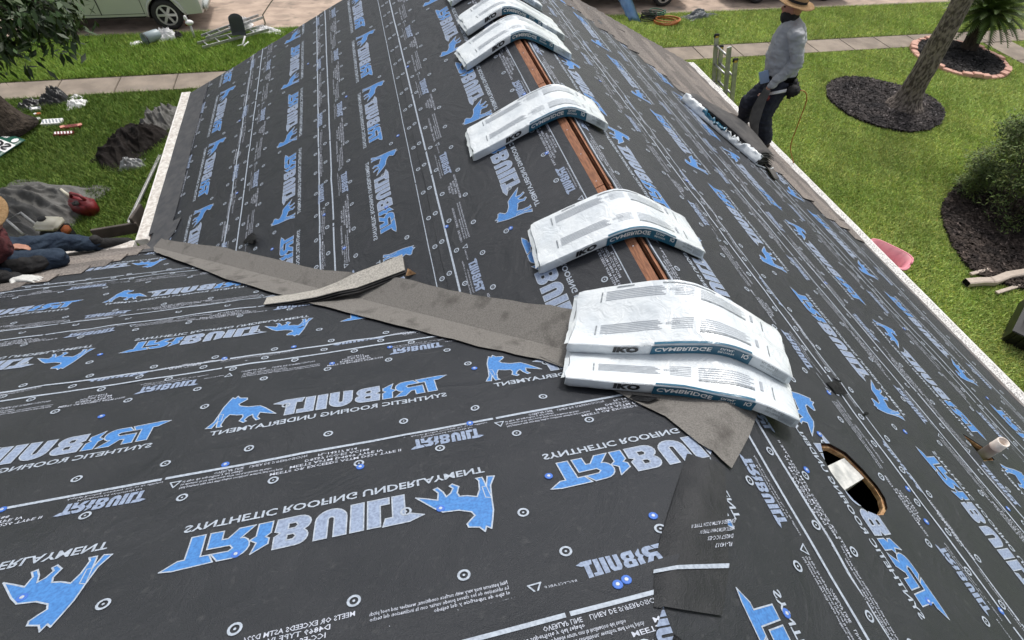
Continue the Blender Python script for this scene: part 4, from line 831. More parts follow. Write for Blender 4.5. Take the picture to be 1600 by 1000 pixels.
for a_, y_ in ((ankL, 0), (ankR, 1)):
    bm = bmesh.new(); g = on(a_[0] - 0.02, a_[1] + 0.01, 0.0); boot(bm, a_, (-0.72, 0.58, 0.36), g); fuse('boot', bm, 0.009, m_boot, w1, 3)
bm = bmesh.new(); x_, y_ = Fd, Lf
prof = []
for k in range(28):
    a = 2 * math.pi * k / 28; p = Vector((3.312, 4.268, -0.80)) + Fd * 0.176 * math.cos(a) + Lf * 0.186 * math.sin(a); prof.append([bm.verts.new(p + Vector((0, 0, dz))) for dz in (-0.028, 0.028)])
for k in range(28): bm.faces.new((prof[k][0], prof[(k + 1) % 28][0], prof[(k + 1) % 28][1], prof[k][1]))
bmesh.ops.solidify(bm, geom=bm.faces[:], thickness=0.012); belt = bmo('tool_belt', bm, m_blk, w1, True)
bm = bmesh.new(); R_ = Matrix((Fd, Lf, Vector((0, 0, 1)))).transposed(); box(bm, Vector((3.312, 4.268, -0.90)) - Fd * 0.17 + Lf * 0.10, (0.10, 0.15, 0.20), R_, 0.03); bmo('tool_pouch', bm, m_blk, belt, True)
bm = bmesh.new(); box(bm, Vector((3.30, 4.27, -0.83)) + Fd * 0.155 + Lf * 0.13, (0.10, 0.012, 0.14), R_ @ Matrix.Rotation(0.5, 3, 'Y'), 0.004); bmo('rag', bm, m_lblue, belt)
straw_hat(w1, hc + Vector((0, 0, 0.052)), (0.10, -0.06, 0), 0.205)
# strip of shingle he is holding, hanging to the roof
bm = bmesh.new(); g = []
pts = [(3.06, 4.08, -0.89), (3.03, 4.07, -1.00), (3.00, 4.04, -1.12), (2.97, 3.98, -1.24), (2.95, 3.85, -1.33), (2.90, 3.68, -1.385), (2.82, 3.42, -1.36), (2.74, 3.15, -1.31), (2.70, 3.00, -1.30)]
for i, p in enumerate(pts):
    p = Vector(p); t_ = i / (len(pts) - 1); w_ = 0.035 + 0.055 * min(1, t_ * 2.2) * (1 - 0.3 * max(0, t_ - 0.7) / 0.3); g.append([bm.verts.new(p + Vector((-0.72, 0.62, 0.12)).lerp(Vector((0.82, 0.35, -0.38)), min(1, t_ * 1.1)).normalized() * w_ * q + Vector((0, 0, 0.02 * q * q))) for q in (-1, -.5, 0, .5, 1)])
for a, b in zip(g, g[1:]):
    for j in range(4): bm.faces.new((a[j], a[j + 1], b[j + 1], b[j]))
bmesh.ops.subdivide_edges(bm, edges=bm.edges[:], cuts=2, use_grid_fill=True, smooth=0.5); bmesh.ops.solidify(bm, geom=bm.faces[:], thickness=0.005)
tag(bmo('shingle_strip', bm, mat('strip_dark', (0.06, 0.058, 0.055), (0.095, 0.09, 0.083), 10, 0.9, 0.5, 200, bdist=0.003), None, True), 'long dark shingle strip hanging curved from the standing man\'s hand', 'shingle strip')
# nailer and its hose
t = thing('nail_gun', 'nail gun with pale handle at the standing man\'s hip, hose running off behind', 'nail gun', (3.30, 4.30, -0.93))
bm = bmesh.new(); tube(bm, [(3.13, 4.12, -0.96), (3.27, 4.02, -0.88)], 0.018, 8); bmo('handle', bm, m_wht, t, True)
bm = bmesh.new(); box(bm, (3.33, 3.99, -0.87), (0.14, 0.12, 0.09), rotz(0.6), 0.02); bmo('magazine', bm, m_blk, t, True)
bm = bmesh.new(); box(bm, (3.13, 4.11, -1.00), (0.05, 0.05, 0.06), rotz(0.6), 0.012); bmo('nose', bm, m_red, t, True)
bm = bmesh.new(); pts = [Vector((3.36, 3.97, -0.86)), Vector((3.43, 3.93, -0.86)), Vector((3.48, 3.90, -0.95)), Vector((3.50, 3.88, -1.2)), Vector((3.53, 3.86, -1.5)), Vector((3.64, 3.82, -1.70)), Vector((3.75, 3.80, -1.9)), Vector((3.78, 3.8, -2.6)), Vector((3.80, 3.85, -4.27)), Vector((4.4, 4.9, -4.28))]
fine_p = []
for i in range(len(pts) - 1):
    p0, p1, p2, p3 = pts[max(i - 1, 0)], pts[i], pts[i + 1], pts[min(i + 2, len(pts) - 1)]
    for k in range(6):
        s = k / 6; fine_p.append(0.5 * ((2 * p1) + (p2 - p0) * s + (2 * p0 - 5 * p1 + 4 * p2 - p3) * s * s + (3 * p1 - p0 - 3 * p2 + p3) * s ** 3))
tube(bm, fine_p + [pts[-1]], 0.0055, 6); bmo('air_hose', bm, m_hose, t, True)
# kneeling man at the left rear eave
w2 = thing('person', 'man in maroon shirt and blue jeans crouching on the left eave, gloved hand down', 'person', (-4.5, 3.2, -1.55))
hp = Vector((-4.50, 3.24, -1.43)); ch = Vector((-4.44, 3.13, -1.24)); nk = Vector((-4.38, 3.12, -1.08)); hd = Vector((-4.31, 3.15, -0.95)); F2 = Vector((0.85, 0.2, -0.3))
hL, kL, aL = (-4.46, 3.13, -1.42), (-4.06, 3.18, -1.45), (-4.42, 3.00, -1.42); hR, kR, aR = (-4.46, 3.36, -1.46), (-4.17, 3.54, -1.56), (-3.95, 3.61, -1.68)
sL, eL, gL = (-4.38, 2.96, -1.13), (-4.36, 2.86, -1.27), (-4.245, 2.895, -1.375); sR, eR, gR = (-4.46, 3.32, -1.13), (-4.50, 3.44, -1.30), (-4.42, 3.30, -1.36)
bm = bmesh.new(); head(bm, hd, F2); limb(bm, nk, hd - Vector((0, 0, 0.05)), 0.06, 0.056); limb(bm, hp, ch, 0.13, 0.14); limb(bm, ch, nk, 0.12, 0.07)
for a, b, c in ((sL, eL, gL), (sR, eR, gR)): limb(bm, a, b, 0.05, 0.04); limb(bm, b, c, 0.04, 0.028)
for a, b, c in ((hL, kL, aL), (hR, kR, aR)): limb(bm, a, b, 0.08, 0.055); limb(bm, b, c, 0.055, 0.04)
hand(bm, gL, (0.90, -0.32, 0.13), (0.05, 0.44, 0.9), 1.05, 0.22); hand(bm, gR, (0.9, 0.1, -0.3), (0.2, 0.2, 1), 1.0, 0.4)
fuse('body', bm, 0.008, m_skin, w2, 3); face_bits(w2, hd, F2.normalized(), F2.cross(Vector((0, 0, 1))).normalized())
bm = bmesh.new(); limb(bm, hp, ch, 0.15, 0.15); limb(bm, ch, nk, 0.14, 0.08); limb(bm, sL, sR, 0.08, 0.08); limb(bm, sR, eR, 0.072, 0.06); limb(bm, eR, gR, 0.06, 0.045); limb(bm, sL, Vector(sL).lerp(Vector(eL), 0.5), 0.075, 0.068)
fuse('plaid_shirt', bm, 0.011, m_maroon, w2, 5, 0.014, 0.08)
bm = bmesh.new(); limb(bm, Vector(sL).lerp(Vector(eL), 0.5), eL, 0.075, 0.065); limb(bm, eL, Vector(eL).lerp(Vector(gL), 0.85), 0.065, 0.046); fuse('black_sleeve', bm, 0.01, m_blk, w2, 4, 0.008, 0.06)
bm = bmesh.new(); limb(bm, hL, hR, 0.125, 0.125)
for a, b, c in ((hL, kL, aL), (hR, kR, aR)): limb(bm, a, b, 0.115, 0.088); limb(bm, b, c, 0.086, 0.062)
fuse('jeans', bm, 0.011, m_denim, w2, 5, 0.013, 0.085)
bm = bmesh.new(); hand(bm, gL, (0.90, -0.32, 0.13), (0.05, 0.44, 0.9), 1.45, 0.22); fuse('work_glove', bm, 0.006, m_glove, w2, 2)
bm = bmesh.new(); ell(bm, Vector(gL) + Vector((0.010, -0.005, 0.010)), (0.060, 0.060, 0.036), Matrix.Rotation(0.5, 3, 'Y')); fuse('glove_back', bm, 0.008, m_blk, w2, 2)
bm = bmesh.new(); ell(bm, (-4.22, 3.07, -1.41), (0.15, 0.07, 0.06), rotz(0.1)); limb(bm, (-4.33, 3.07, -1.38), (-4.12, 3.09, -1.40), 0.06, 0.05); fuse('knee_pad', bm, 0.011, m_blk, w2, 4, 0.014, 0.07)
for c_, td in ((aL, (-1, 0.1, -0.1)), (aR, (0.9, 0.3, -0.2))):
    bm = bmesh.new(); boot(bm, c_, td, Vector(c_) + Vector(td) * 0.08 - Vector((0, 0, 0.045))); fuse('boot', bm, 0.009, m_blk, w2, 3)
straw_hat(w2, hd + Vector((0, 0, 0.05)), (0.25, -0.35, 0), 0.20)

# ------------------------------------------------------------------ ground, walks, road
def sheet(name, pts, z, m, kind='structure'):
    bm = bmesh.new(); bm.faces.new([bm.verts.new((x, y, z)) for x, y in pts]); orient_up(bm); return tag(bmo(name, bm, m), kind=kind)
sheet('lawn', [(-400, -400), (400, -400), (400, 15.38), (-400, 15.38)], GZ, m_grassg)
sheet('far_lawn', [(-400, 24.6), (400, 24.6), (400, 500), (-400, 500)], GZ, m_grassg)
sheet('road', [(-400, 15.40), (400, 15.40), (400, 24.58), (-400, 24.58)], GZ - 0.05, m_road)
bm = bmesh.new()
pts = [(-3.9, 15.4), (-3.85, 15.9), (-3.95, 16.5), (-3.8, 17.3), (-3.6, 18.2), (-3.75, 19.2), (-3.6, 20.5)]
for (a, b), (c, d) in zip(pts, pts[1:]): bm.faces.new([bm.verts.new(p) for p in ((a - .02, b, GZ - .046), (a + .02, b, GZ - .046), (c + .018, d, GZ - .046), (c - .018, d, GZ - .046))])
orient_up(bm); tag(bmo('road_crack', bm, m_joint), kind='structure')
side = thing('sidewalk', 'concrete sidewalk', 'sidewalk', (0, 0, 0)); del side['label'], side['category']; side['kind'] = 'structure'
slabm = None
x = -14.0
while x < 30:
    bm = bmesh.new(); box(bm, (x + 0.6, 12.57, GZ - 0.02), (1.182, 0.77, 0.08), None, 0.008); bmo('slab', bm, m_conc, side); x += 1.2
bm = bmesh.new(); box(bm, (8, 12.57, GZ - 0.03), (46, 0.765, 0.068)); bmo('joint_filler', bm, m_joint, side)
bm = bmesh.new(); box(bm, (8, 12.995, GZ - 0.005), (46, 0.055, 0.02)); bmo('edge_shadow_strip', bm, m_joint, side)  # dark strip painting the shadow line in the gap between slab and grass
walk = thing('walkway', 'x', 'x', (0, 0, 0)); del walk['label'], walk['category']; walk['kind'] = 'structure'
for i in range(9):
    bm = bmesh.new(); box(bm, (17.5 + 0.03 * i, 12.16 - 0.6 - 1.2 * i, GZ - 0.02), (1.05, 1.18, 0.08), None, 0.008); bmo('slab', bm, m_conc, walk)
bm = bmesh.new(); box(bm, (0, 15.39, GZ - 0.03), (120, 0.16, 0.085), None, 0.02); tag(bmo('kerb', bm, m_conc), kind='structure')
# planting beds
def closed(pts, n=8):
    P_ = [Vector((*p, 0)) for p in pts]; o = []
    for i in range(len(P_)):
        p0, p1, p2, p3 = P_[i - 1], P_[i], P_[(i + 1) % len(P_)], P_[(i + 2) % len(P_)]
        for k in range(n):
            s = k / n; o.append(0.5 * ((2 * p1) + (p2 - p0) * s + (2 * p0 - 5 * p1 + 4 * p2 - p3) * s * s + (3 * p1 - p0 - 3 * p2 + p3) * s ** 3))
    return [p + Vector((0.05 * N3(p.x * 5, p.y * 5, 1), 0.05 * N3(p.x * 5, p.y * 5, 2), 0)) for p in o]
def inpoly(x, y, poly):
    c = np.zeros(np.shape(x), bool); n = len(poly)
    for i in range(n):
        a, b = poly[i], poly[(i + 1) % n]
        cond = ((a.y > y) != (b.y > y)); xx = (b.x - a.x) * (y - a.y) / ((b.y - a.y) if abs(b.y - a.y) > 1e-9 else 1e-9) + a.x; c ^= cond & (x < xx)
    return c
BEDS = []
def bed(pts, z, chips, tone, name='mulch_bed'):
    pl = closed(pts); BEDS.append(pl); c = sum(pl, Vector()) / len(pl); bm = bmesh.new(); rr = []
    for f in (1, .92, .75, .5, .25): rr.append([bm.verts.new((c.x + (p.x - c.x) * f, c.y + (p.y - c.y) * f, z + (0 if f == 1 else 0.035) + 0.03 * N3(p.x * f * 3, p.y * f * 3))) for p in pl])
    for a, b in zip(rr, rr[1:]):
        for k in range(len(pl)): bm.faces.new((a[k], a[(k + 1) % len(pl)], b[(k + 1) % len(pl)], b[k]))
    bm.faces.new(rr[-1]); orient_up(bm); tag(bmo(name, bm, m_mulch), kind='structure')
    xs = [p.x for p in pl]; ys = [p.y for p in pl]; X = rng.uniform(min(xs), max(xs), chips * 2); Y = rng.uniform(min(ys), max(ys), chips * 2); ok = inpoly(X, Y, pl); X, Y = X[ok], Y[ok]; n = len(X)
    a = rng.uniform(0, 6.28, n); l_ = rng.uniform(0.014, 0.050, n); w_ = rng.uniform(0.006, 0.018, n); ti = rng.uniform(-0.4, 0.4, (n, 2)); Z = z + 0.045 + rng.uniform(0, 0.03, n)
    dx, dy = np.cos(a) * l_, np.sin(a) * l_; ex, ey = -np.sin(a) * w_, np.cos(a) * w_
    V = np.stack([np.stack([X - dx - ex, Y - dy - ey, Z - ti[:, 0] * l_], 1), np.stack([X + dx - ex, Y + dy - ey, Z + ti[:, 0] * l_ + ti[:, 1] * w_], 1), np.stack([X + dx + ex, Y + dy + ey, Z + ti[:, 0] * l_ + 0.012], 1), np.stack([X - dx + ex, Y - dy + ey, Z + ti[:, 1] * w_], 1)], 1).reshape(-1, 3)
    t_ = rng.uniform(0.35, 1.5, (n, 1)) * np.array(tone); pale_chip = rng.random(n) < 0.06; t_[pale_chip] *= 2.6  # a few chips picked at random are paler
    tag(fast('mulch_chips', V, np.arange(n * 4).reshape(-1, 4), m_chip, None, t_), kind='stuff')
bed([(9.75, 9.75), (10.3, 10.42), (11.11, 10.61), (11.9, 10.15), (12.5, 9.3), (12.13, 8.45), (11.2, 7.93), (10.3, 8.08), (9.72, 8.8)], GZ + 0.006, 9000, (0.62, 0.62, 0.66))
bed([(12.6, 5.4), (11.6, 6.0), (10.69, 6.05), (9.9, 5.75), (9.2, 5.25), (8.72, 4.5), (8.45, 3.75), (8.75, 3.25), (10.0, 2.9), (12.5, 3.0)], GZ + 0.006, 14000, (0.70, 0.62, 0.58))
RC = (15.25, 11.32); RR = 1.16
bed([(RC[0] + RR * math.cos(a), RC[1] + RR * math.sin(a)) for a in [2 * math.pi * i / 10 for i in range(10)]], GZ + 0.02, 5000, (0.5, 0.53, 0.56))
ring = thing('brick_edging', 'ring of pink edging bricks round the palm bed', 'edging', (RC[0], RC[1], GZ)); nb = 32; brick0 = None
for i in range(nb):
    a = 2 * math.pi * i / nb
    if brick0 is None:
        bm = bmesh.new(); box(bm, (RC[0] + RR + 0.06, RC[1], GZ + 0.045), (0.18, 0.246, 0.10), None, 0.012); brick0 = bmo('brick', bm, m_brick, ring)
    else:
        o = brick0.copy(); COL.objects.link(o); o.parent = ring; o.rotation_euler = (0.03 * math.sin(i * 3), 0.03 * math.cos(i * 5), a)
# ------------------------------------------------------------------ grass blades
def grass(name, x0, x1, y0, y1, n, hgt, keep, bright=1.0, hue=(1, 1, 1)):
    X = rng.uniform(x0, x1, n); Y = rng.uniform(y0, y1, n); ok = keep(X, Y)
    for b in BEDS: ok &= ~inpoly(X, Y, b)
    X, Y = X[ok], Y[ok]; n = len(X); a = rng.uniform(0, 6.283, n); h = hgt * rng.uniform(0.6, 1.3, n); w_ = rng.uniform(0.005, 0.010, n); ln = rng.uniform(0.2, 1.2, n) * h; b = rng.uniform(0, 6.283, n)
    base = np.stack([X, Y, np.full(n, GZ)], 1); dx = np.stack([np.cos(a) * w_, np.sin(a) * w_, np.zeros(n)], 1); tip = base + np.stack([np.cos(b) * ln, np.sin(b) * ln, h], 1)
    V = np.stack([base - dx, base + dx, tip], 1).reshape(-1, 3)
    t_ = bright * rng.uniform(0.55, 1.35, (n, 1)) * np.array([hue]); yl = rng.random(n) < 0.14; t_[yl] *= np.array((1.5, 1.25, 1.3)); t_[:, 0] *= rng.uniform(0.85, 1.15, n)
    pt_ = sum(np.sin(X * k1 + Y * k2 + ph) for k1, k2, ph in ((2.1, 1.3, 0), (-1.1, 2.7, 1), (5.3, -3.1, 2), (7.9, 6.1, 3), (-11.3, 9.7, 4), (17.0, 15.0, 5), (23.0, -19.0, 1.5))) / 7; t_ *= (1 + 0.28 * pt_)[:, None]
    tag(fast(name, V, np.arange(n * 3).reshape(-1, 3), m_blade, None, t_), kind='stuff')
off = lambda X, Y: ((Y < 12.17) | (Y > 13.015)) & ~((X > 16.95) & (X < 18.05) & (Y < 12.2)) & (np.hypot(X - RC[0], Y - RC[1]) > RR + 0.12)
grass('grass', 3.9, 13, 1.2, 12.2, 430000, 0.045, off)
grass('grass', 13, 24, 7, 12.2, 90000, 0.06, off)
grass('grass', 4, 26, 12.95, 15.36, 120000, 0.06, off)
grass('grass', -9.5, -3.6, 5.2, 12.2, 150000, 0.075, off, 0.40, (0.82, 1.05, 0.7))  # tree shade put into the darker blade tint, plus a deeper grass green
grass('grass', -11, 0, 12.95, 15.34, 110000, 0.075, off, 0.64, (0.86, 1.06, 0.65))  # left verge: milder shade in the tint, same deeper green
# ------------------------------------------------------------------ trees and plants
def trunk(bm, pts, rad, seg=20, rough=0.12):
    n0 = len(bm.verts); tube(bm, pts, rad, seg); bm.verts.ensure_lookup_table()
    for v in bm.verts[n0:]:
        d = rough * 0.28 * N3(v.co.x * 4, v.co.y * 4, v.co.z * 1.6) + rough * 0.10 * N3(v.co.x * 14, v.co.y * 14, v.co.z * 5); c = v.co; ax_ = Vector(pts[0]).lerp(Vector(pts[-1]), (c.z - pts[0][2]) / (pts[-1][2] - pts[0][2] + 1e-6)); dd = (c - ax_); dd.z = 0
        if dd.length > 1e-4: v.co += dd.normalized() * d
def leafcloud(name, centres, n, size, m, parent, spread, droop=0.3, asp=0.33, tone=(0.5, 1.4)):
    C_ = np.asarray(centres); idx = rng.integers(0, len(C_), n); p = C_[idx] + rng.normal(0, 1, (n, 3)) * spread; a = rng.uniform(0, 6.283, n); e = rng.normal(-droop, 0.5, n); l_ = size * rng.uniform(0.6, 1.3, n)
    d = np.stack([np.cos(a) * np.cos(e), np.sin(a) * np.cos(e), np.sin(e)], 1); s = np.stack([-np.sin(a), np.cos(a), rng.normal(0, 0.45, n)], 1); s /= np.linalg.norm(s, axis=1)[:, None]
    V = np.stack([p, p + d * (l_ * 0.45)[:, None] + s * (l_ * asp * 0.5)[:, None], p + d * l_[:, None], p + d * (l_ * 0.45)[:, None] - s * (l_ * asp * 0.5)[:, None]], 1).reshape(-1, 3)
    return fast(name, V, np.arange(n * 4).reshape(-1, 4), m, parent, rng.uniform(*tone, (n, 1)) * np.ones((1, 3)) * np.stack([rng.uniform(0.85, 1.2, n), np.ones(n), rng.uniform(0.8, 1.1, n)], 1))
# leaning-looking front-yard tree
t = thing('tree', 'thick grey tree trunk rising from an oval mulch bed on the right lawn', 'tree', (11.35, 8.98, GZ))
zz = np.linspace(0, 5.2, 40); bm = bmesh.new()
trunk(bm, [(11.38 - 0.05 * z, 8.98 + 0.03 * z, GZ + z) for z in zz], [0.235 + 0.26 * math.exp(-z / 0.16) + 0.04 * math.exp(-z / 0.8) - 0.010 * z for z in zz], 28, 0.10); bmo('trunk', bm, m_bark, t, True)
bm = bmesh.new(); tips = []
for i in range(7):
    a = i * 0.9; p0 = Vector((11.12, 9.13, 0.85)); p1 = p0 + Vector((math.cos(a) * 1.3, math.sin(a) * 1.3, 1.2)); p2 = p1 + Vector((math.cos(a) * 1.2, math.sin(a) * 1.2, 0.9)); tube(bm, [p0, p1, p2], [0.12, 0.07, 0.03], 8); tips += [p1, p2, p2 + Vector((0, 0, 0.7))]
bmo('limb', bm, m_bark, t, True); tag(leafcloud('crown', [tuple(p) for p in tips], 900, 0.14, m_leaf, t, 0.5), kind='stuff')
# tree at the left edge with leaves hanging into view
t = thing('tree', 'dark-barked tree at the left edge with drooping leafy branches over the street', 'tree', (-8.45, 10.9, GZ))
zz = np.linspace(0, 4.6, 32); bm = bmesh.new()
trunk(bm, [(-8.30 - 0.26 * z, 10.85 + 0.03 * z, GZ + z) for z in zz], [0.26 + 0.22 * math.exp(-z / 0.22) - 0.015 * z for z in zz], 24, 0.14); bmo('trunk', bm, m_barkd, t, True)
bm = bmesh.new(); cen = []
top = Vector((-8.9, 10.95, -1.6))
for i, e in enumerate([(-5.30, 7.75, -1.22), (-5.55, 7.85, -1.32), (-5.75, 7.95, -1.12), (-5.05, 7.70, -1.12), (-5.9, 7.9, -1.38), (-4.95, 7.75, -1.02), (-6.1, 8.2, -1.2), (-5.45, 7.6, -1.15), (-5.15, 7.95, -1.28), (-5.65, 8.2, -1.2), (-5.35, 8.1, -1.05), (-5.95, 7.6, -1.52)]):
    e = Vector(e); m1 = top.lerp(e, 0.5) + Vector((0, 0, 0.5)); m2 = top.lerp(e, 0.85) + Vector((0, 0, 0.2)); tube(bm, [top, m1, m2, e], [0.06, 0.035, 0.015, 0.005], 6)
    for f in np.linspace(0.55, 1.0, 7): q = m1.lerp(e, f) if f > 0.8 else m1.lerp(m2, f); cen.append(tuple(q - Vector((0, 0, 0.05))))
bmo('branch', bm, m_barkd, t, True); tag(leafcloud('foliage', cen, 3000, 0.165, m_leaf, t, 0.17, 0.75, 0.34, (0.30, 1.1)), kind='stuff')
big = [(-7.6 + 2.2 * math.cos(i * 2.4) * math.sqrt(i / 40), 9.4 + 2.2 * math.sin(i * 2.4) * math.sqrt(i / 40), 2.2 + 1.2 * ((i * 7) % 10) / 10) for i in range(40)]
tag(leafcloud('crown', big, 9000, 0.2, m_leaf, t, 0.45), kind='stuff')
bm = bmesh.new(); tube(bm, [(-9.5, 11.0, 0.2), (-9.0, 10.6, 1.4), (-7.8, 9.6, 2.4)], [0.2, 0.14, 0.05], 10); bmo('limb', bm, m_barkd, t, True)
# sago palm in the brick ring
t = thing('palm', 'sago palm with shaggy dark trunk in the pink brick ring', 'palm', (15.95, 11.75, GZ))
pb = Vector((15.95, 11.75, GZ)); pt = pb + Vector((-0.10, 0.02, 1.0)); bm = bmesh.new(); trunk(bm, [tuple(pb.lerp(pt, q)) for q in np.linspace(0, 1, 14)], [0.27, 0.24, 0.22, 0.21, 0.21, 0.22, 0.21, 0.22, 0.22, 0.23, 0.23, 0.24, 0.22, 0.15], 16, 0.25); bmo('trunk', bm, m_barkd, t)
for i in range(120):
    a = i * 2.39996; el = 1.35 - 1.55 * (i / 120); ln = 0.95 + 0.25 * ((i * 7) % 5) / 5; d = Vector((math.cos(a), math.sin(a), 0)); V = []; F = []
    sd = Vector((-math.sin(a), math.cos(a), 0)); pv = None; N_ = 18; p = pt.copy(); ang = el
    for k in range(N_):
        st = ln / N_; q = p + (d * math.cos(ang) + Vector((0, 0, 1)) * math.sin(ang)) * st; ang -= 0.045; up_ = -d * math.sin(ang) + Vector((0, 0, 1)) * math.cos(ang)
        lf = 0.23 * math.sin(math.pi * (0.15 + 0.8 * k / N_)); b = len(V); V += [p, q]
        for s_ in (-1, 1):
            tip = p.lerp(q, 0.5) + sd * s_ * lf * 0.62 + (q - p).normalized() * lf * 0.85 + up_ * lf * 0.30; c = len(V); V += [tip]; F.append((b, b + 1, c))
        p = q
    tn = 0.5 + 0.9 * ((i * 13) % 10) / 10
    o = pyd('frond', V, F, m_palm, t); set_tint(o.data, np.full((len(F), 3), tn) * np.array((1.05, 1, 0.9)))
# big shrub at the right
t = thing('shrub', 'large fine-leaved evergreen shrub in the dark mulch bed at right', 'shrub', (10.8, 4.95, GZ)); bm = bmesh.new(); cen = []
rs = random.Random(5)
for i in range(18):
    a = rs.uniform(0, 6.28); r = rs.uniform(0.2, 0.95); h = rs.uniform(0.8, 1.7); p0 = Vector((10.78 + 0.2 * math.cos(a), 4.95 + 0.2 * math.sin(a), GZ)); p2 = Vector((10.78 + r * math.cos(a), 4.95 + r * math.sin(a), GZ + h)); tube(bm, [p0, p0.lerp(p2, 0.5) + Vector((0, 0, 0.1)), p2], [0.028, 0.020, 0.008], 6)
bmo('stem', bm, m_bark, t, True)
for i in range(230):
    a = rs.uniform(0, 6.28); b = rs.uniform(-0.55, 1.5); r = 1.16 * (0.72 + 0.36 * rs.random()); cen.append((10.78 + r * math.cos(a) * math.cos(b), 4.95 + r * math.sin(a) * math.cos(b), GZ + 0.80 + 1.15 * math.sin(b) * r))
cen = [c for c in cen if c[2] > GZ + 0.15]
tag(leafcloud('foliage', cen, 46000, 0.075, m_shrub, t, 0.10, 0.1, 0.30, (0.35, 1.6)), kind='stuff')
# ------------------------------------------------------------------ vehicles
def wheel(parent, c, r, w, side, spokes=6):
    c = Vector(c); bm = bmesh.new(); ax = (0, side, 0)
    lathe(bm, c, [(r * 0.66, w * 0.42), (r * 0.72, w * 0.5), (r * 0.92, w * 0.5), (r, w * 0.34), (r, -w * 0.34), (r * 0.92, -w * 0.5), (r * 0.66, -w * 0.5)], 32, ax); bmesh.ops.recalc_face_normals(bm, faces=bm.faces[:])
    wh = bmo('wheel', bm, m_rub, parent, True)
    bm = bmesh.new(); lathe(bm, c, [(r * 0.67, w * 0.44), (r * 0.60, w * 0.42), (r * 0.58, w * 0.10), (0.01, w * 0.05)], 28, ax, 1); lathe(bm, c, [(r * 0.17, w * 0.10), (r * 0.16, w * 0.40), (0.005, w * 0.42)], 14, ax, 0); lathe(bm, c, [(r * 0.68, w * 0.40), (r * 0.68, w * 0.46), (r * 0.59, w * 0.46), (r * 0.58, w * 0.30)], 28, ax, 0)
    for k in range(spokes):
        a = 2 * math.pi * k / spokes; d = Vector((math.cos(a), 0, math.sin(a))); R3 = Matrix((d, Vector((0, side, 0)), d.cross(Vector((0, side, 0))))).transposed(); box(bm, c + d * r * 0.38 + Vector((0, side * w * 0.36, 0)), (r * 0.48, w * 0.10, r * 0.17), R3, 0.008)
    bmo('rim', bm, [m_rim, m_rub], wh)
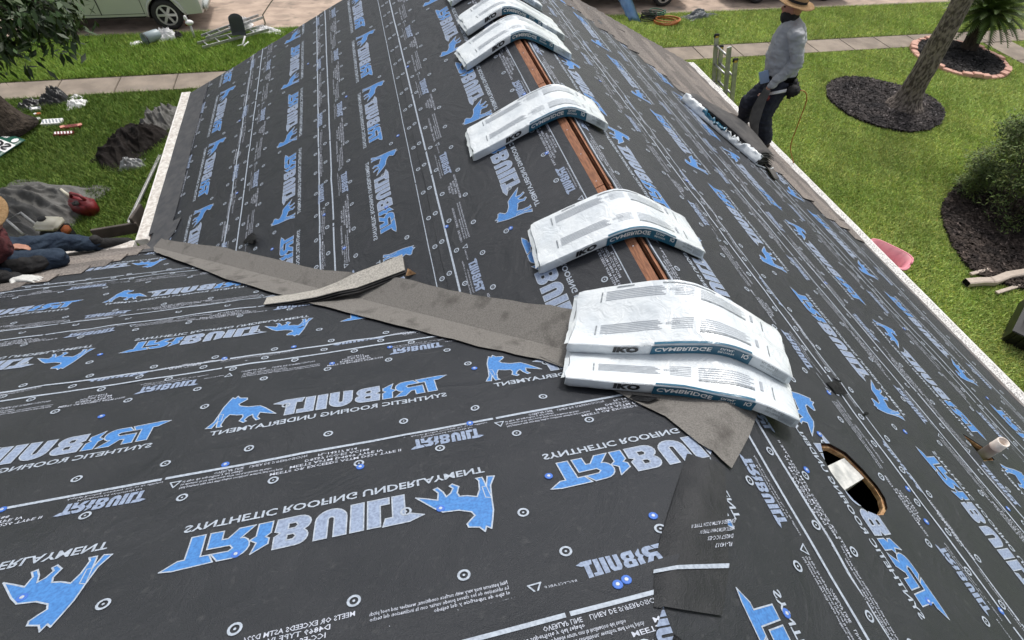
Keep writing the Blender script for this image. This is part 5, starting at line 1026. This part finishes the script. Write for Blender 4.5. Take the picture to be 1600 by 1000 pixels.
def vehicle(name, label, cat, x_front, y_near, length, height, paint, dirx, wr=0.36, width=1.82, van=False, group=None):
    z0 = GZ - 0.05; t = thing(name, label, cat, (x_front - dirx * length / 2, y_near + width / 2, z0), group)
    fx = lambda d: x_front - dirx * d; ax1, ax2 = 0.92, length - 0.95
    low = 0.34; hood = 1.02 if not van else 1.15; prof = [(0.03, low + 0.06)]
    def archp(c): return [(c - (wr + 0.07) * math.cos(a), low + (0.02) + (wr + 0.10) * math.sin(a)) for a in np.linspace(0, math.pi, 9)]
    prof = [(0.04, low + 0.05)] + archp(ax1) + archp(ax2) + [(length - 0.05, low + 0.06), (length, 0.75), (length - 0.03, 1.08), (length - 0.1, hood + 0.06), (1.25, hood + 0.02), (0.35, hood - 0.12), (0.08, 0.80), (0.0, 0.62)]
    if van: prof = prof[:20] + [(length, 0.8), (length, height - 0.1), (length - 0.12, height), (1.9, height), (1.15, hood + 0.05), (0.3, hood - 0.1), (0.04, 0.8), (0.0, 0.62)]
    bm = bmesh.new(); secs = [(0.0, 0.0), (0.045, 0.0), (0.10, 0.0), (width - 0.10, 0), (width - 0.045, 0), (width, 0)]; rings = []
    for j, (dy, _) in enumerate(secs):
        ring = []
        for d, h in prof:
            ins = (0.055 if j in (0, 5) else 0.012 if j in (1, 4) else 0); yy = y_near + dy
            if j in (0, 5): dd, hh = d, h; yy += (0.05 * max(0, (h - 0.75)) + 0.02 * max(0, 0.5 - h)) * (1 if j == 0 else -1)
            dd = min(max(d, ins), length - ins) if d < 0.2 or d > length - 0.2 else d; hh = h - ins if h > 0.95 else h
            ring.append(bm.verts.new((fx(dd), yy, z0 + hh)))
        rings.append(ring)
    for a, b in zip(rings, rings[1:]):
        for k in range(len(prof)): bm.faces.new((a[k], a[(k + 1) % len(prof)], b[(k + 1) % len(prof)], b[k]))
    bm.faces.new(rings[0]); bm.faces.new(rings[-1][::-1]); bmesh.ops.triangulate(bm, faces=[f for f in bm.faces if len(f.verts) > 4]); bmesh.ops.recalc_face_normals(bm, faces=bm.faces[:]); body = bmo('body', bm, paint, t)
    body.data.polygons.foreach_set('use_smooth', [True] * len(body.data.polygons)); body.data.set_sharp_from_angle(angle=math.radians(32))
    if not van:
        bm = bmesh.new(); cb = [(1.15, hood), (1.95, height - 0.06), (2.3, height), (length - 0.7, height), (length - 0.25, height - 0.2), (length - 0.12, hood + 0.05)]; rr = []
        for yy, inz in ((y_near + 0.10, 0), (y_near + width - 0.10, 0)):
            sg = 1 if yy < y_near + 0.5 else -1; rr.append([bm.verts.new((fx(d), yy + sg * 0.22 * (h - hood), z0 + h)) for d, h in cb])
        n = len(cb)
        for k in range(n): bm.faces.new((rr[0][k], rr[0][(k + 1) % n], rr[1][(k + 1) % n], rr[1][k]))
        bm.faces.new(rr[0]); bm.faces.new(rr[1][::-1]); bmesh.ops.recalc_face_normals(bm, faces=bm.faces[:]); bmesh.ops.bevel(bm, geom=bm.edges[:], offset=0.04, segments=2, affect='EDGES'); bmo('cabin', bm, paint, t, True)
        for a, b in ((1.55, 2.35), (2.42, 3.25), (3.32, length - 0.6)):
            bm = bmesh.new(); yb = lambda h: y_near + 0.094 + 0.22 * (h - hood); q = [(a + (0.45 if a < 1.6 else 0), height - 0.12), (b, height - 0.12), (b, hood + 0.06), (a, hood + 0.06)]; bm.faces.new([bm.verts.new((fx(d), yb(h) - 0.004, z0 + h)) for d, h in q]); bmesh.ops.solidify(bm, geom=bm.faces[:], thickness=0.01); bmo('window', bm, m_glass, t)
    else:
        bm = bmesh.new(); bm.faces.new([bm.verts.new((fx(d), y_near - 0.004 + 0.05 * (h - 0.75), z0 + h)) for d, h in ((1.35, hood + 0.1), (1.9, height - 0.15), (2.5, height - 0.15), (2.5, hood + 0.1))]); bmesh.ops.solidify(bm, geom=bm.faces[:], thickness=0.01); bmo('window', bm, m_glass, t)
    for a, b in ((1.42, 2.40), (2.41, 3.35)):       # door shut lines and handles
        bm = bmesh.new()
        for d in (a, b): box(bm, (fx(d), y_near + 0.006, z0 + 0.74), (0.008, 0.02, 0.66))
        box(bm, (fx((a + b) / 2), y_near + 0.006, z0 + 0.42), (b - a, 0.02, 0.008)); dr = bmo('door_seam', bm, m_rub, t)
        bm = bmesh.new(); box(bm, (fx(b - 0.16), y_near + 0.0, z0 + 0.90), (0.18, 0.05, 0.035), None, 0.01); bmo('door_handle', bm, paint, t)
    bm = bmesh.new(); box(bm, (fx(length / 2), y_near + width / 2, z0 + 0.36), (length - 2.9, width - 0.1, 0.10)); bmo('sill', bm, m_rub, t)
    for c in (ax1, ax2):                              # fender lips
        bm = bmesh.new(); tube(bm, [(fx(c - (wr + 0.085) * math.cos(a)), y_near + 0.004, z0 + low + (wr + 0.115) * math.sin(a)) for a in np.linspace(0.02, math.pi - 0.02, 17)], 0.032, 8); bmo('fender', bm, paint, t, True)
        bm = bmesh.new(); box(bm, (fx(c), y_near + 0.55, z0 + 0.52), (0.9, 0.85, 0.5)); bmo('wheel_well', bm, m_dark, t)
    bm = bmesh.new(); ell(bm, (fx(0.17), y_near + 0.12, z0 + 0.80), (0.17, 0.12, 0.09)); bmo('headlight', bm, m_lamp, t, True)
    bm = bmesh.new(); ell(bm, (fx(0.17), y_near + width - 0.12, z0 + 0.80), (0.17, 0.12, 0.09)); bmo('headlight', bm, m_lamp, t, True)
    bm = bmesh.new(); box(bm, (fx(-0.02), y_near + width / 2, z0 + 0.50), (0.12, width - 0.15, 0.22), None, 0.05); bmo('bumper', bm, paint, t, True)
    for c in (ax1, ax2):
        wheel(t, (fx(c), y_near + 0.10, z0 + wr), wr, 0.22, -1); wheel(t, (fx(c), y_near + width - 0.10, z0 + wr), wr, 0.22, 1)
    return t
vehicle('parked_car', 'pale sage green SUV parked on the street behind the left tree', 'car', -5.22, 15.68, 4.45, 1.72, m_sage, 1)
vehicle('parked_van', 'white van parked on the street beyond the ridge, only its sill and wheel showing', 'van', 8.98, 16.02, 5.3, 2.0, m_vanw, 1, 0.35, 1.9, True)
vehicle('parked_car', 'black car on the street behind the straw hat, only its wheel showing', 'car', 10.5, 16.0, 4.5, 1.5, m_carb, -1)
# ------------------------------------------------------------------ ladders
def rail_pair(bm, a, b, off, w, d): 
    pass
def ladder(parent, base, d, side, nrm, length, width, rungs=True, rail=(0.03, 0.075), feet=False):
    base, d, side, nrm = Vector(base), Vector(d).normalized(), Vector(side).normalized(), Vector(nrm).normalized(); R3 = Matrix((side, nrm, d)).transposed()
    for s_ in (-1, 1):
        bm = bmesh.new(); box(bm, base + d * length / 2 + side * s_ * width / 2, (rail[0], rail[1], length), R3, 0.004); bmo('rail', bm, m_alu, parent)
    n = int(length / 0.305)
    for i in range(n):
        bm = bmesh.new(); p = base + d * (0.15 + 0.305 * i); tube(bm, [p - side * width / 2, p + side * width / 2], 0.017, 8); bmo('rung', bm, m_alu, parent, True)
lt = thing('extension_ladder', 'aluminium extension ladder leaning on the right eave beside the standing man', 'ladder', (5.0, 6.45, GZ))
ld = Vector((-0.30, 0, 1)).normalized(); ln_ = ld.cross(Vector((0, 1, 0)))
ladder(lt, (4.86, 6.50, GZ), ld, (0, 1, 0), (1, 0, 0.3), 3.05, 0.40, rail=(0.028, 0.07)); ladder(lt, (4.86 + 0.07, 6.44, GZ + 0.02), ld, (0, 1, 0), (1, 0, 0.3), 2.85, 0.46, rail=(0.028, 0.07))
for yy, k in ((6.70, 0), (6.67, 1), (6.21, 1)):
    bm = bmesh.new(); p = Vector((4.86, yy, GZ)) + ld * (3.05 if k == 0 else 2.88) + Vector((0.07 * k, 0, 0)); box(bm, p, (0.085, 0.036, 0.06), None, 0.01); bmo('rail_cap', bm, m_rub, lt); bm = bmesh.new(); box(bm, p + Vector((0.0, -0.022, -0.012)), (0.05, 0.010, 0.03), None, 0.003); bmo('cap_insert', bm, m_yel, lt)
t = thing('stepladder', 'folded aluminium ladder lying on the verge by the street', 'ladder', (-4.7, 14.7, GZ)); d_ = Vector((1.35, 0.75, 0.03)).normalized(); s_ = Vector((-d_.y, d_.x, 0))
ladder(t, (-5.27, 14.30, GZ + 0.09), d_, s_, (0, 0, 1), 1.75, 0.30, rail=(0.028, 0.06)); ladder(t, (-5.2, 14.62, GZ + 0.16), Vector((1.30, 1.05, 0.05)), Vector((-1.05, 1.3, 0)), (0, 0, 1), 1.7, 0.20, rail=(0.025, 0.06))
t = thing('wheelbarrow_tub', 'dark grey curved tub propped up on the folded ladder by the street', 'tub', (-4.36, 14.66, GZ)); bm = bmesh.new(); g = []
for i in range(9):
    a = -1.0 + 2.0 * i / 8; g.append([bm.verts.new((-4.34 + 0.20 * math.sin(a) + 0.05 * q, 14.58 + 0.12 * math.cos(a) - 0.1 * q, GZ + 0.12 + 0.55 * (q + 0.5) * (0.7 + 0.3 * math.cos(a)))) for q in np.linspace(-0.5, 0.5, 6)])
for a, b in zip(g, g[1:]):
    for j in range(5): bm.faces.new((a[j], a[j + 1], b[j + 1], b[j]))
bmesh.ops.solidify(bm, geom=bm.faces[:], thickness=0.02); bmo('shell', bm, m_slate, t, True); bm = bmesh.new(); tube(bm, [(-4.42, 14.30, GZ + 0.03), (-4.28, 14.34, GZ + 0.05), (-4.18, 14.42, GZ + 0.22)], 0.022, 8); tube(bm, [(-4.26, 14.26, GZ + 0.04), (-4.16, 14.5, GZ + 0.04)], 0.022, 8); bmo('foot', bm, m_wht, t, True)
# ------------------------------------------------------------------ crumpled cloth and litter
def heap(name, label, cat, c, r, h, m, seed, rot=0.0, n=64, sharp=1.0, kind=None, lay=None):
    bm = bmesh.new(); g = []; ca, sa = math.cos(rot), math.sin(rot)
    for i in range(n + 1):
        row = []
        for j in range(n + 1):
            u, v = i / n * 2 - 1, j / n * 2 - 1; e = max(abs(u), abs(v)) ** 6; rr = 1 + 0.30 * N3(u * 1.4 + seed, v * 1.4, seed); x, y = u * r[0] * rr, v * r[1] * rr; f = max(0, 1 - (u * u + v * v) ** 1.3)
            wx = 0.5 * N3(u * 1.3 + seed, v * 1.3, 7); f1 = 1 - abs(N3(u * 1.0 + wx + seed, v * 3.2 - wx + u, 4)) * 2.0; f2 = 1 - abs(N3(u * 2.0 - v * 1.5 + wx * 2, v * 6.0 + u * 2 + seed, 9)) * 2.2
            z = h * (0.10 + f ** 0.6 * (0.35 + 0.5 * N3(u * 1.2 + seed, v * 1.2, 1))) + h * (0.12 + 0.55 * f) * max(0, f1) ** 2.5 * sharp + h * 0.22 * sharp * max(0, f2) ** 2 + h * 0.03 * N3(u * 9, v * 9, seed)
            row.append(bm.verts.new((c[0] + x * ca - y * sa, c[1] + x * sa + y * ca, c[2] + max(0.006, z * (1 - 0.9 * e)))))
        g.append(row)
    for i in range(n):
        for j in range(n): bm.faces.new((g[i][j], g[i + 1][j], g[i + 1][j + 1], g[i][j + 1]))
    orient_up(bm); return tag(bmo(name, bm, m, None, True), label, cat)
heap('tarp', 'crumpled black-brown tarp heaped on grass beside the left gutter', 'tarp', (-5.98, 9.95, GZ), (0.52, 0.82), 0.30, m_tarpb, 3, -0.35, 90, 0.7)
heap('tarp', 'grey crumpled tarp sheet behind the black-brown tarp heap', 'tarp', (-5.60, 10.75, GZ), (0.35, 0.55), 0.28, m_tarpg, 8, -0.5)
heap('plastic_sheet', 'clear crumpled plastic sheet at the near end of the black-brown tarp heap', 'plastic sheet', (-5.86, 9.22, GZ), (0.22, 0.14), 0.16, mat('plastic_film', (0.26, 0.27, 0.28), (0.15, 0.155, 0.16), 14, 0.25), 21, 0.3, 30)
heap('tarp', 'large grey tarp spread on grass behind the crouching man', 'tarp', (-7.25, 8.0, GZ), (0.95, 0.85), 0.26, m_tarpg, 12, -0.3, 80)
heap('rubbish_bag', 'black rubbish bag at the sidewalk edge near the left tree', 'rubbish bag', (-7.88, 12.0, GZ), (0.26, 0.22), 0.24, m_binb, 31, 0.2, 30); heap('rubbish_bag', 'small black rubbish bag lying left of the bigger one by the tree', 'rubbish bag', (-8.28, 11.8, GZ), (0.24, 0.16), 0.13, m_binb, 37, 0.4, 26)
heap('plastic_bag', 'crumpled white plastic bag on grass beside the black rubbish bag', 'plastic bag', (-7.42, 11.75, GZ), (0.20, 0.15), 0.13, m_wht, 41, 0.3, 26); heap('plastic_bag', 'flat white plastic scrap behind the crumpled white bag', 'plastic bag', (-7.50, 12.08, GZ), (0.14, 0.06), 0.07, m_wht, 43, 0.1, 20)
def cartons(name, label, c, n, sz, m1, m2, rot, cat='box'):
    t = thing(name, label, cat, (*c, GZ)); R3 = rotz(rot)
    bm = bmesh.new(); box(bm, Vector((*c, GZ + sz[2] / 2)), sz, R3, 0.008); bmo('carton', bm, m1, t)
    bm = bmesh.new()
    for k in range(n): 
        p = Vector((*c, GZ + sz[2] + 0.003)) + R3 @ Vector((-sz[0] * 0.42 + sz[0] * 0.84 * k / max(1, n - 1), 0, 0)); box(bm, p, (sz[0] * 0.45 / n, sz[1] * 0.72, 0.004), R3 @ Matrix.Rotation(0.4, 3, 'Z'))
    bmo('carton_print', bm, m2, t)
cartons('carton', 'flattened white and grey carton between the tree trunk and red boxes', (-7.66, 11.02), 6, (0.36, 0.20, 0.07), m_wht, m_bagp, 0.0); cartons('carton', 'white box nearest the tree trunk foot on the left lawn', (-8.13, 11.62), 2, (0.18, 0.10, 0.07), m_wht, m_slate, 0.1)
cartons('carton', 'salmon topped red box on grass, upper of two red boxes', (-7.26, 10.80), 2, (0.36, 0.12, 0.06), m_red, mat('salmon', (0.62, 0.27, 0.20), rough=0.5), 0.12); cartons('carton', 'red box with white stripes on grass, lower of two red boxes', (-7.32, 10.52), 6, (0.34, 0.13, 0.07), m_red, m_wht, -0.05)
cartons('carton', 'small rust brown box behind the two red boxes near the trunk', (-8.02, 11.40), 1, (0.10, 0.08, 0.06), m_orange, m_wht, 0.3); cartons('carton', 'small cream box between white boxes and the trunk', (-7.98, 11.20), 1, (0.12, 0.11, 0.05), m_wht, m_wht, 0.6)
# green printed bundle wrapper
t = thing('wrapper_panel', 'green and white printed wrapper panel leaning at the left tree foot', 'wrapper', (-8.2, 10.2, GZ)); o0 = Vector((-8.62, 10.82, GZ + 0.10)); du = Vector((0.72, -0.52, 0.0)); dv = Vector((-0.34, -0.66, -0.02)) * 0.95
def WP(a, b, h=0.0): return o0 + du * a + dv * b + Vector((0, 0, h + 0.03 * math.sin(a * 3) * math.sin(b * 3.1)))
bm = bmesh.new(); g = [[bm.verts.new(WP(i / 8, j / 8)) for j in range(9)] for i in range(9)]
for i in range(8):
    for j in range(8): bm.faces.new((g[i][j], g[i + 1][j], g[i + 1][j + 1], g[i][j + 1]))
orient_up(bm); bmesh.ops.solidify(bm, geom=bm.faces[:], thickness=0.02); bmo('sheet', bm, m_green, t, True); bm = bmesh.new()
for i in range(12): put(bm, ([(i / 12, .30), ((i + 1) / 12, .30), ((i + 1) / 12, .66), (i / 12, .66)], [(0, 1, 2, 3)]), lambda a, b: WP(a, b, 0.006), 0)
V, F = text2d('PISOS', 0.26, 0.03, 0.92, res=2); put(bm, (np.array([(0.04 + a, 0.35 + q) for a, q in V]), F), lambda a, b: WP(a, b, 0.012), 1)
V, F = text2d('MARKER', 0.10, 0.02, 0.36, res=1); put(bm, (np.array([(0.30 + a, 0.10 + q) for a, q in V]), F), lambda a, b: WP(a, b, 0.010), 0)
put(bm, ([(0.86 + 0.07 * math.cos(k * .52), 0.16 + 0.10 * math.sin(k * .52)) for k in range(12)], [tuple(range(12))]), lambda a, b: WP(a, b, 0.010), 0); put(bm, ([(0.1, 0.80), (0.5, 0.84), (0.42, 0.98), (0.2, 0.90), (0.14, 0.99)], [(0, 1, 2, 3, 4)]), lambda a, b: WP(a, b, 0.010), 0)
orient_up(bm); bmo('wrapper_print', bm, [m_wht, m_black], t)
heap('plastic_bag', 'pale grey crumpled bag above the green printed wrapper at the tree foot', 'plastic bag', (-8.55, 11.0, GZ + 0.02), (0.30, 0.22), 0.16, mat('plastic_grey', (0.42, 0.43, 0.44), rough=0.5), 51, 0.2, 26)
# bucket and tools on the verge
t = thing('bucket', 'tipped over grey bucket on the verge below the car wheel', 'bucket', (-6.4, 14.9, GZ)); bm = bmesh.new(); lathe(bm, (-6.58, 14.70, GZ + 0.13), [(0.115, 0.40), (0.12, 0.38), (0.135, 0.0), (0.122, 0.0), (0.108, 0.36), (0.002, 0.37)], 22, Vector((0.55, 0.55, 0.02))); bmo('pail', bm, mat('pail_grey', (0.30, 0.36, 0.38), rough=0.4), t, True)
bm = bmesh.new(); lathe(bm, (-6.58, 14.70, GZ + 0.13), [(0.14, 0.0), (0.14, 0.03), (0.125, 0.03)], 22, Vector((0.55, 0.55, 0.02))); bmo('rim', bm, m_rub, t, True)
heap('plastic_bag', 'white plastic bag at the mouth end of the tipped grey bucket', 'plastic bag', (-6.15, 15.02, GZ), (0.26, 0.18), 0.22, m_wht, 61, 0.2, 30); heap('rag', 'black rag right of the white bag near the tipped bucket', 'rag', (-5.88, 15.02, GZ), (0.12, 0.10), 0.13, m_blk, 63, 0.2, 20)
heap('paper_scrap', 'white paper scraps on the verge left of the tipped bucket', 'paper', (-6.82, 14.75, GZ), (0.18, 0.09), 0.06, m_wht, 65, 0.3, 22); heap('plastic_bag', 'long white plastic wrap on the verge against the roof edge', 'plastic bag', (-3.80, 15.22, GZ), (0.42, 0.16), 0.12, m_wht, 67, -0.25, 30); heap('plastic_bag', 'round white plastic lump behind the folded ladder', 'plastic bag', (-4.34, 15.62, GZ), (0.20, 0.15), 0.20, m_wht, 69, 0.0, 26)
t = thing('sprinkler', 'white topped post sprinkler standing on the verge between bucket and ladder', 'sprinkler', (-5.48, 14.92, GZ)); bm = bmesh.new(); tube(bm, [(-5.48, 14.92, GZ), (-5.48, 14.92, GZ + 0.34)], 0.028, 8); bmo('post', bm, m_galv, t, True); bm = bmesh.new(); ell(bm, (-5.48, 14.92, GZ + 0.40), (0.10, 0.07, 0.06)); ell(bm, (-5.53, 14.92, GZ + 0.50), (0.04, 0.04, 0.07)); bmo('cap', bm, m_wht, t, True); bm = bmesh.new(); box(bm, (-5.56, 14.92, GZ + 0.38), (0.05, 0.06, 0.12), None, 0.01); bmo('valve', bm, m_red, t)
# gas can, engine
t = thing('gas_can', 'red plastic fuel can on the grass near the inner gutter corner', 'fuel can', (-6.25, 7.85, GZ)); bm = bmesh.new(); box(bm, (-6.28, 7.85, GZ + 0.16), (0.40, 0.24, 0.30), rotz(-0.5), 0.05); bmo('tank', bm, m_red, t, True)
bm = bmesh.new(); tube(bm, [(-6.42, 7.93, GZ + 0.30), (-6.38, 7.91, GZ + 0.39), (-6.22, 7.82, GZ + 0.39), (-6.17, 7.79, GZ + 0.30)], 0.026, 8); bmo('handle', bm, m_red, t, True); bm = bmesh.new(); tube(bm, [(-6.46, 7.97, GZ + 0.28), (-6.56, 8.05, GZ + 0.40)], [0.035, 0.018], 8); bmo('spout', bm, m_cream, t, True); bm = bmesh.new(); lathe(bm, (-6.30, 7.72, GZ + 0.30), [(0.05, 0), (0.05, 0.03), (0.01, 0.035)], 12); bmo('cap', bm, m_blk, t, True)
t = thing('compressor_engine', 'cream topped small engine on the ground behind the crouching man', 'engine', (-6.5, 7.15, GZ)); bm = bmesh.new(); box(bm, (-6.50, 7.15, GZ + 0.37), (0.36, 0.30, 0.13), rotz(-0.2), 0.045); bmo('fuel_tank', bm, m_cream, t, True); bm = bmesh.new(); lathe(bm, (-6.58, 7.20, GZ + 0.435), [(0.06, 0), (0.055, 0.025), (0.03, 0.03), (0.002, 0.03)], 16); bmo('filler_cap', bm, m_rub, t, True)
bm = bmesh.new(); box(bm, (-6.46, 7.12, GZ + 0.19), (0.34, 0.28, 0.24), rotz(-0.2), 0.02); bmo('engine_block', bm, m_rub, t); bm = bmesh.new(); box(bm, (-6.30, 7.08, GZ + 0.27), (0.09, 0.16, 0.12), rotz(-0.2), 0.02); bmo('recoil_cover', bm, m_orange, t, True); bm = bmesh.new(); tube(bm, [(-6.9, 7.1, GZ + 0.25), (-7.1, 7.3, GZ + 0.42), (-6.95, 7.45, GZ + 0.42), (-6.72, 7.25, GZ + 0.25)], 0.02, 8); bmo('frame_bar', bm, m_galv, t, True)
# old gutter section leaning on the eave, and a short elbow of dark trim in the corner
t = thing('metal_track', 'long grey metal track lying on grass along the left gutter', 'metal track', (-5.45, 8.4, GZ)); a, b = Vector((-5.52, 7.35, GZ + 0.10)), Vector((-5.40, 9.45, GZ + 0.04)); bm = bmesh.new(); d_ = (b - a).normalized(); R3 = Matrix((Vector((d_.y, -d_.x, 0)).normalized(), d_, Vector((0, 0, 1)))).transposed()
box(bm, (a + b) / 2, (0.040, (b - a).length, 0.008), R3); bmo('web', bm, m_galv, t)
for s_ in (-1, 1): bm = bmesh.new(); box(bm, (a + b) / 2 + R3 @ Vector((0.0205 * s_, 0, 0.015)), (0.005, (b - a).length, 0.03), R3); bmo('flange', bm, m_alu, t)
t = thing('angle_trim', 'dark brown bent trim piece standing in the inner gutter corner', 'trim', (-4.4, 4.6, -2.4)); 
bm = bmesh.new(); box(bm, (-3.94, 3.98, EZ - 0.10), (0.40, 0.03, 0.12), rotz(0.12), 0.004); bmo('long_leg', bm, mat('trim_brown', (0.085, 0.07, 0.058), (0.05, 0.042, 0.036), 9, 0.7), t); bm = bmesh.new(); box(bm, (-3.745, 4.11, EZ - 0.06), (0.03, 0.24, 0.16), rotz(-0.2), 0.004); bmo('short_leg', bm, MATS['trim_brown'], t)
# ------------------------------------------------------------------ right yard: downspouts, black bin, pink tub, verge items
t = thing('downspout', 'tan bent downspout pipe lying at the edge of the shrub bed', 'downspout', (8.6, 3.35, GZ)); bm = bmesh.new(); R3 = rotz(0.02)
def rect_tube(bm, pts, w, h):
    rr = []
    for i, p in enumerate(pts):
        p = Vector(p); d = (Vector(pts[min(i + 1, len(pts) - 1)]) - Vector(pts[max(i - 1, 0)])).normalized(); s_ = Vector((0, 0, 1)).cross(d).normalized(); u_ = d.cross(s_); rr.append([bm.verts.new(p + s_ * w * a + u_ * h * b) for a, b in ((-.5, -.35), (-.35, -.5), (.35, -.5), (.5, -.35), (.5, .35), (.35, .5), (-.35, .5), (-.5, .35))])
    for a, b in zip(rr, rr[1:]):
        for k in range(8): bm.faces.new((a[k], a[(k + 1) % 8], b[(k + 1) % 8], b[k]))
rect_tube(bm, [(8.02, 3.40, GZ + 0.08), (8.30, 3.38, GZ + 0.08), (8.52, 3.34, GZ + 0.08), (8.62, 3.35, GZ + 0.085), (8.9, 3.40, GZ + 0.09), (9.6, 3.40, GZ + 0.09)], 0.135, 0.10); bmesh.ops.recalc_face_normals(bm, faces=bm.faces[:]); bmo('pipe', bm, m_pipe, t)
bm = bmesh.new(); rect_tube(bm, [(8.019, 3.40, GZ + 0.08), (8.03, 3.399, GZ + 0.08)], 0.118, 0.082); bm.faces.new([v for v in list(bm.verts)[8:]]); bmo('mouth', bm, m_dark, t)
bm = bmesh.new(); rect_tube(bm, [(8.49, 3.348, GZ + 0.08), (8.545, 3.338, GZ + 0.081)], 0.146, 0.112); bmesh.ops.recalc_face_normals(bm, faces=bm.faces[:]); bmo('collar', bm, m_pipe, t)
bm = bmesh.new(); box(bm, (8.52, 3.60, GZ + 0.06), (0.45, 0.06, 0.035), rotz(0.1), 0.004); tag(bmo('trim_board', bm, m_pipe), 'short tan trim piece behind the bent downspout', 'trim')
bm = bmesh.new(); box(bm, (8.85, 3.17, GZ + 0.05), (0.9, 0.06, 0.035), rotz(0.12), 0.004); tag(bmo('trim_board', bm, m_pipe), 'long tan trim piece in front of the bent downspout', 'trim')
t = thing('black_bin', 'black plastic bin tipped on the right lawn at the photo edge', 'bin', (8.4, 2.2, GZ)); bm = bmesh.new(); R3 = rotz(0.62) @ Matrix.Rotation(-0.25, 3, 'Y'); c = Vector((8.22, 2.20, GZ + 0.22))
for sx, sy, sw, sd_ in ((-0.44, 0, 0.03, 0.70), (0.44, 0, 0.03, 0.70), (0, -0.35, 0.88, 0.03), (0, 0.35, 0.88, 0.03)): box(bm, c + R3 @ Vector((sx, sy, 0.03)), (sw, sd_, 0.36), R3, 0.008)
box(bm, c + R3 @ Vector((0, 0, -0.15)), (0.88, 0.70, 0.03), R3); bmo('tub', bm, m_binb, t); bm = bmesh.new()
for sx, sy, sw, sd_ in ((-0.45, 0, 0.07, 0.78), (0.45, 0, 0.07, 0.78), (0, -0.36, 0.97, 0.07), (0, 0.36, 0.97, 0.07)): box(bm, c + R3 @ Vector((sx, sy, 0.21 + 0.002 * (sx == 0))), (sw, sd_, 0.03), R3, 0.01)
bmo('rim', bm, m_binb, t)
for k in range(7): bm = bmesh.new(); box(bm, c + R3 @ Vector((-0.47, -0.30 + 0.10 * k, 0.06)), (0.03, 0.02, 0.26), R3, 0.004); bmo('rib', bm, m_binb, t)
t = thing('pink_tub', 'pink plastic tub on the grass half hidden by the right gutter', 'tub', (7.0, 4.35, GZ)); bm = bmesh.new(); lay = []
for h, s_ in ((0.30, 1.0), (0.31, 0.94), (0.06, 0.82), (0.02, 0.60)):
    lay.append([bm.verts.new(Vector((6.90, 4.12, GZ + h - 0.05)) + rotz(-1.0) @ Vector((0.36 * s_ * (abs(math.cos(a)) ** 0.5) * math.copysign(1, math.cos(a)), 0.27 * s_ * (abs(math.sin(a)) ** 0.5) * math.copysign(1, math.sin(a)), 0))) for a in np.linspace(0, 2 * math.pi, 29)[:-1]])
for a, b in zip(lay, lay[1:]):
    for k in range(28): bm.faces.new((a[k], a[(k + 1) % 28], b[(k + 1) % 28], b[k]))
bm.faces.new(lay[-1]); bmesh.ops.recalc_face_normals(bm, faces=bm.faces[:]); bmesh.ops.solidify(bm, geom=bm.faces[:], thickness=0.012); bmo('basin', bm, m_pink, t, True)
bm = bmesh.new(); tube(bm, [v for v in [Vector((6.90, 4.12, GZ + 0.265)) + rotz(-1.0) @ Vector((0.365 * (abs(math.cos(a)) ** 0.5) * math.copysign(1, math.cos(a)), 0.275 * (abs(math.sin(a)) ** 0.5) * math.copysign(1, math.sin(a)), 0)) for a in np.linspace(0.02, 2 * math.pi - 0.02, 40)]], 0.016, 6); bmo('rim', bm, m_pink, t, True)
bm = bmesh.new(); g = [[bm.verts.new((6.45 + 0.34 * i / 5 * (1 - 0.25 * j / 6) - 0.04 * j + 0.05 * N3(i, j, 1), 14.8 + 0.09 * j + 0.10 * math.sin(i), GZ + 0.03 + (0.40 + 0.05 * i) * j / 6 + 0.07 * N3(i * .7, j * .7, 7))) for j in range(7)] for i in range(6)]
for i in range(5):
    for j in range(6): bm.faces.new((g[i][j], g[i + 1][j], g[i + 1][j + 1], g[i][j + 1]))
bmesh.ops.solidify(bm, geom=bm.faces[:], thickness=0.01); tag(bmo('plastic_sheet', bm, m_bluep, None, True), 'upright folded pale blue plastic sheet on the verge by the van', 'plastic sheet')
def coil(name, label, c, r, turns, m, seed, hz):
    pts = []
    for i in range(turns * 26): a = 2 * math.pi * i / 26; q = r * (1 + 0.22 * N3(i * 0.06, seed)); pts.append((c[0] + q * math.cos(a) * 1.15, c[1] + q * math.sin(a) * 0.8, GZ + 0.03 + hz * i / (turns * 26) + 0.03 * N3(i * 0.1, seed, 2)))
    bm = bmesh.new(); tube(bm, pts, 0.016, 6); tag(bmo(name, bm, m, None, True), label, 'hose')
coil('hose', 'orange hose coil on the verge near the blue sheet', (7.55, 14.62), 0.34, 4, m_hose, 3, 0.12); coil('hose', 'green hose coil on the verge behind the orange coil', (7.40, 15.05), 0.22, 4, m_hoseg, 5, 0.2); coil('hose', 'black hose coil between the blue sheet and green coil', (7.05, 14.85), 0.20, 5, m_rub, 7, 0.25)
heap('plastic_sheet', 'dark slate crumpled sheet lying on the verge right of the hoses', 'plastic sheet', (8.72, 14.98, GZ), (0.45, 0.22), 0.16, m_slate, 81, 0.3, 34); heap('plastic_sheet', 'flat grey scrap at the end of the slate sheet on the verge', 'plastic sheet', (9.25, 15.1, GZ), (0.26, 0.07), 0.06, m_slate, 83, 0.1, 20)
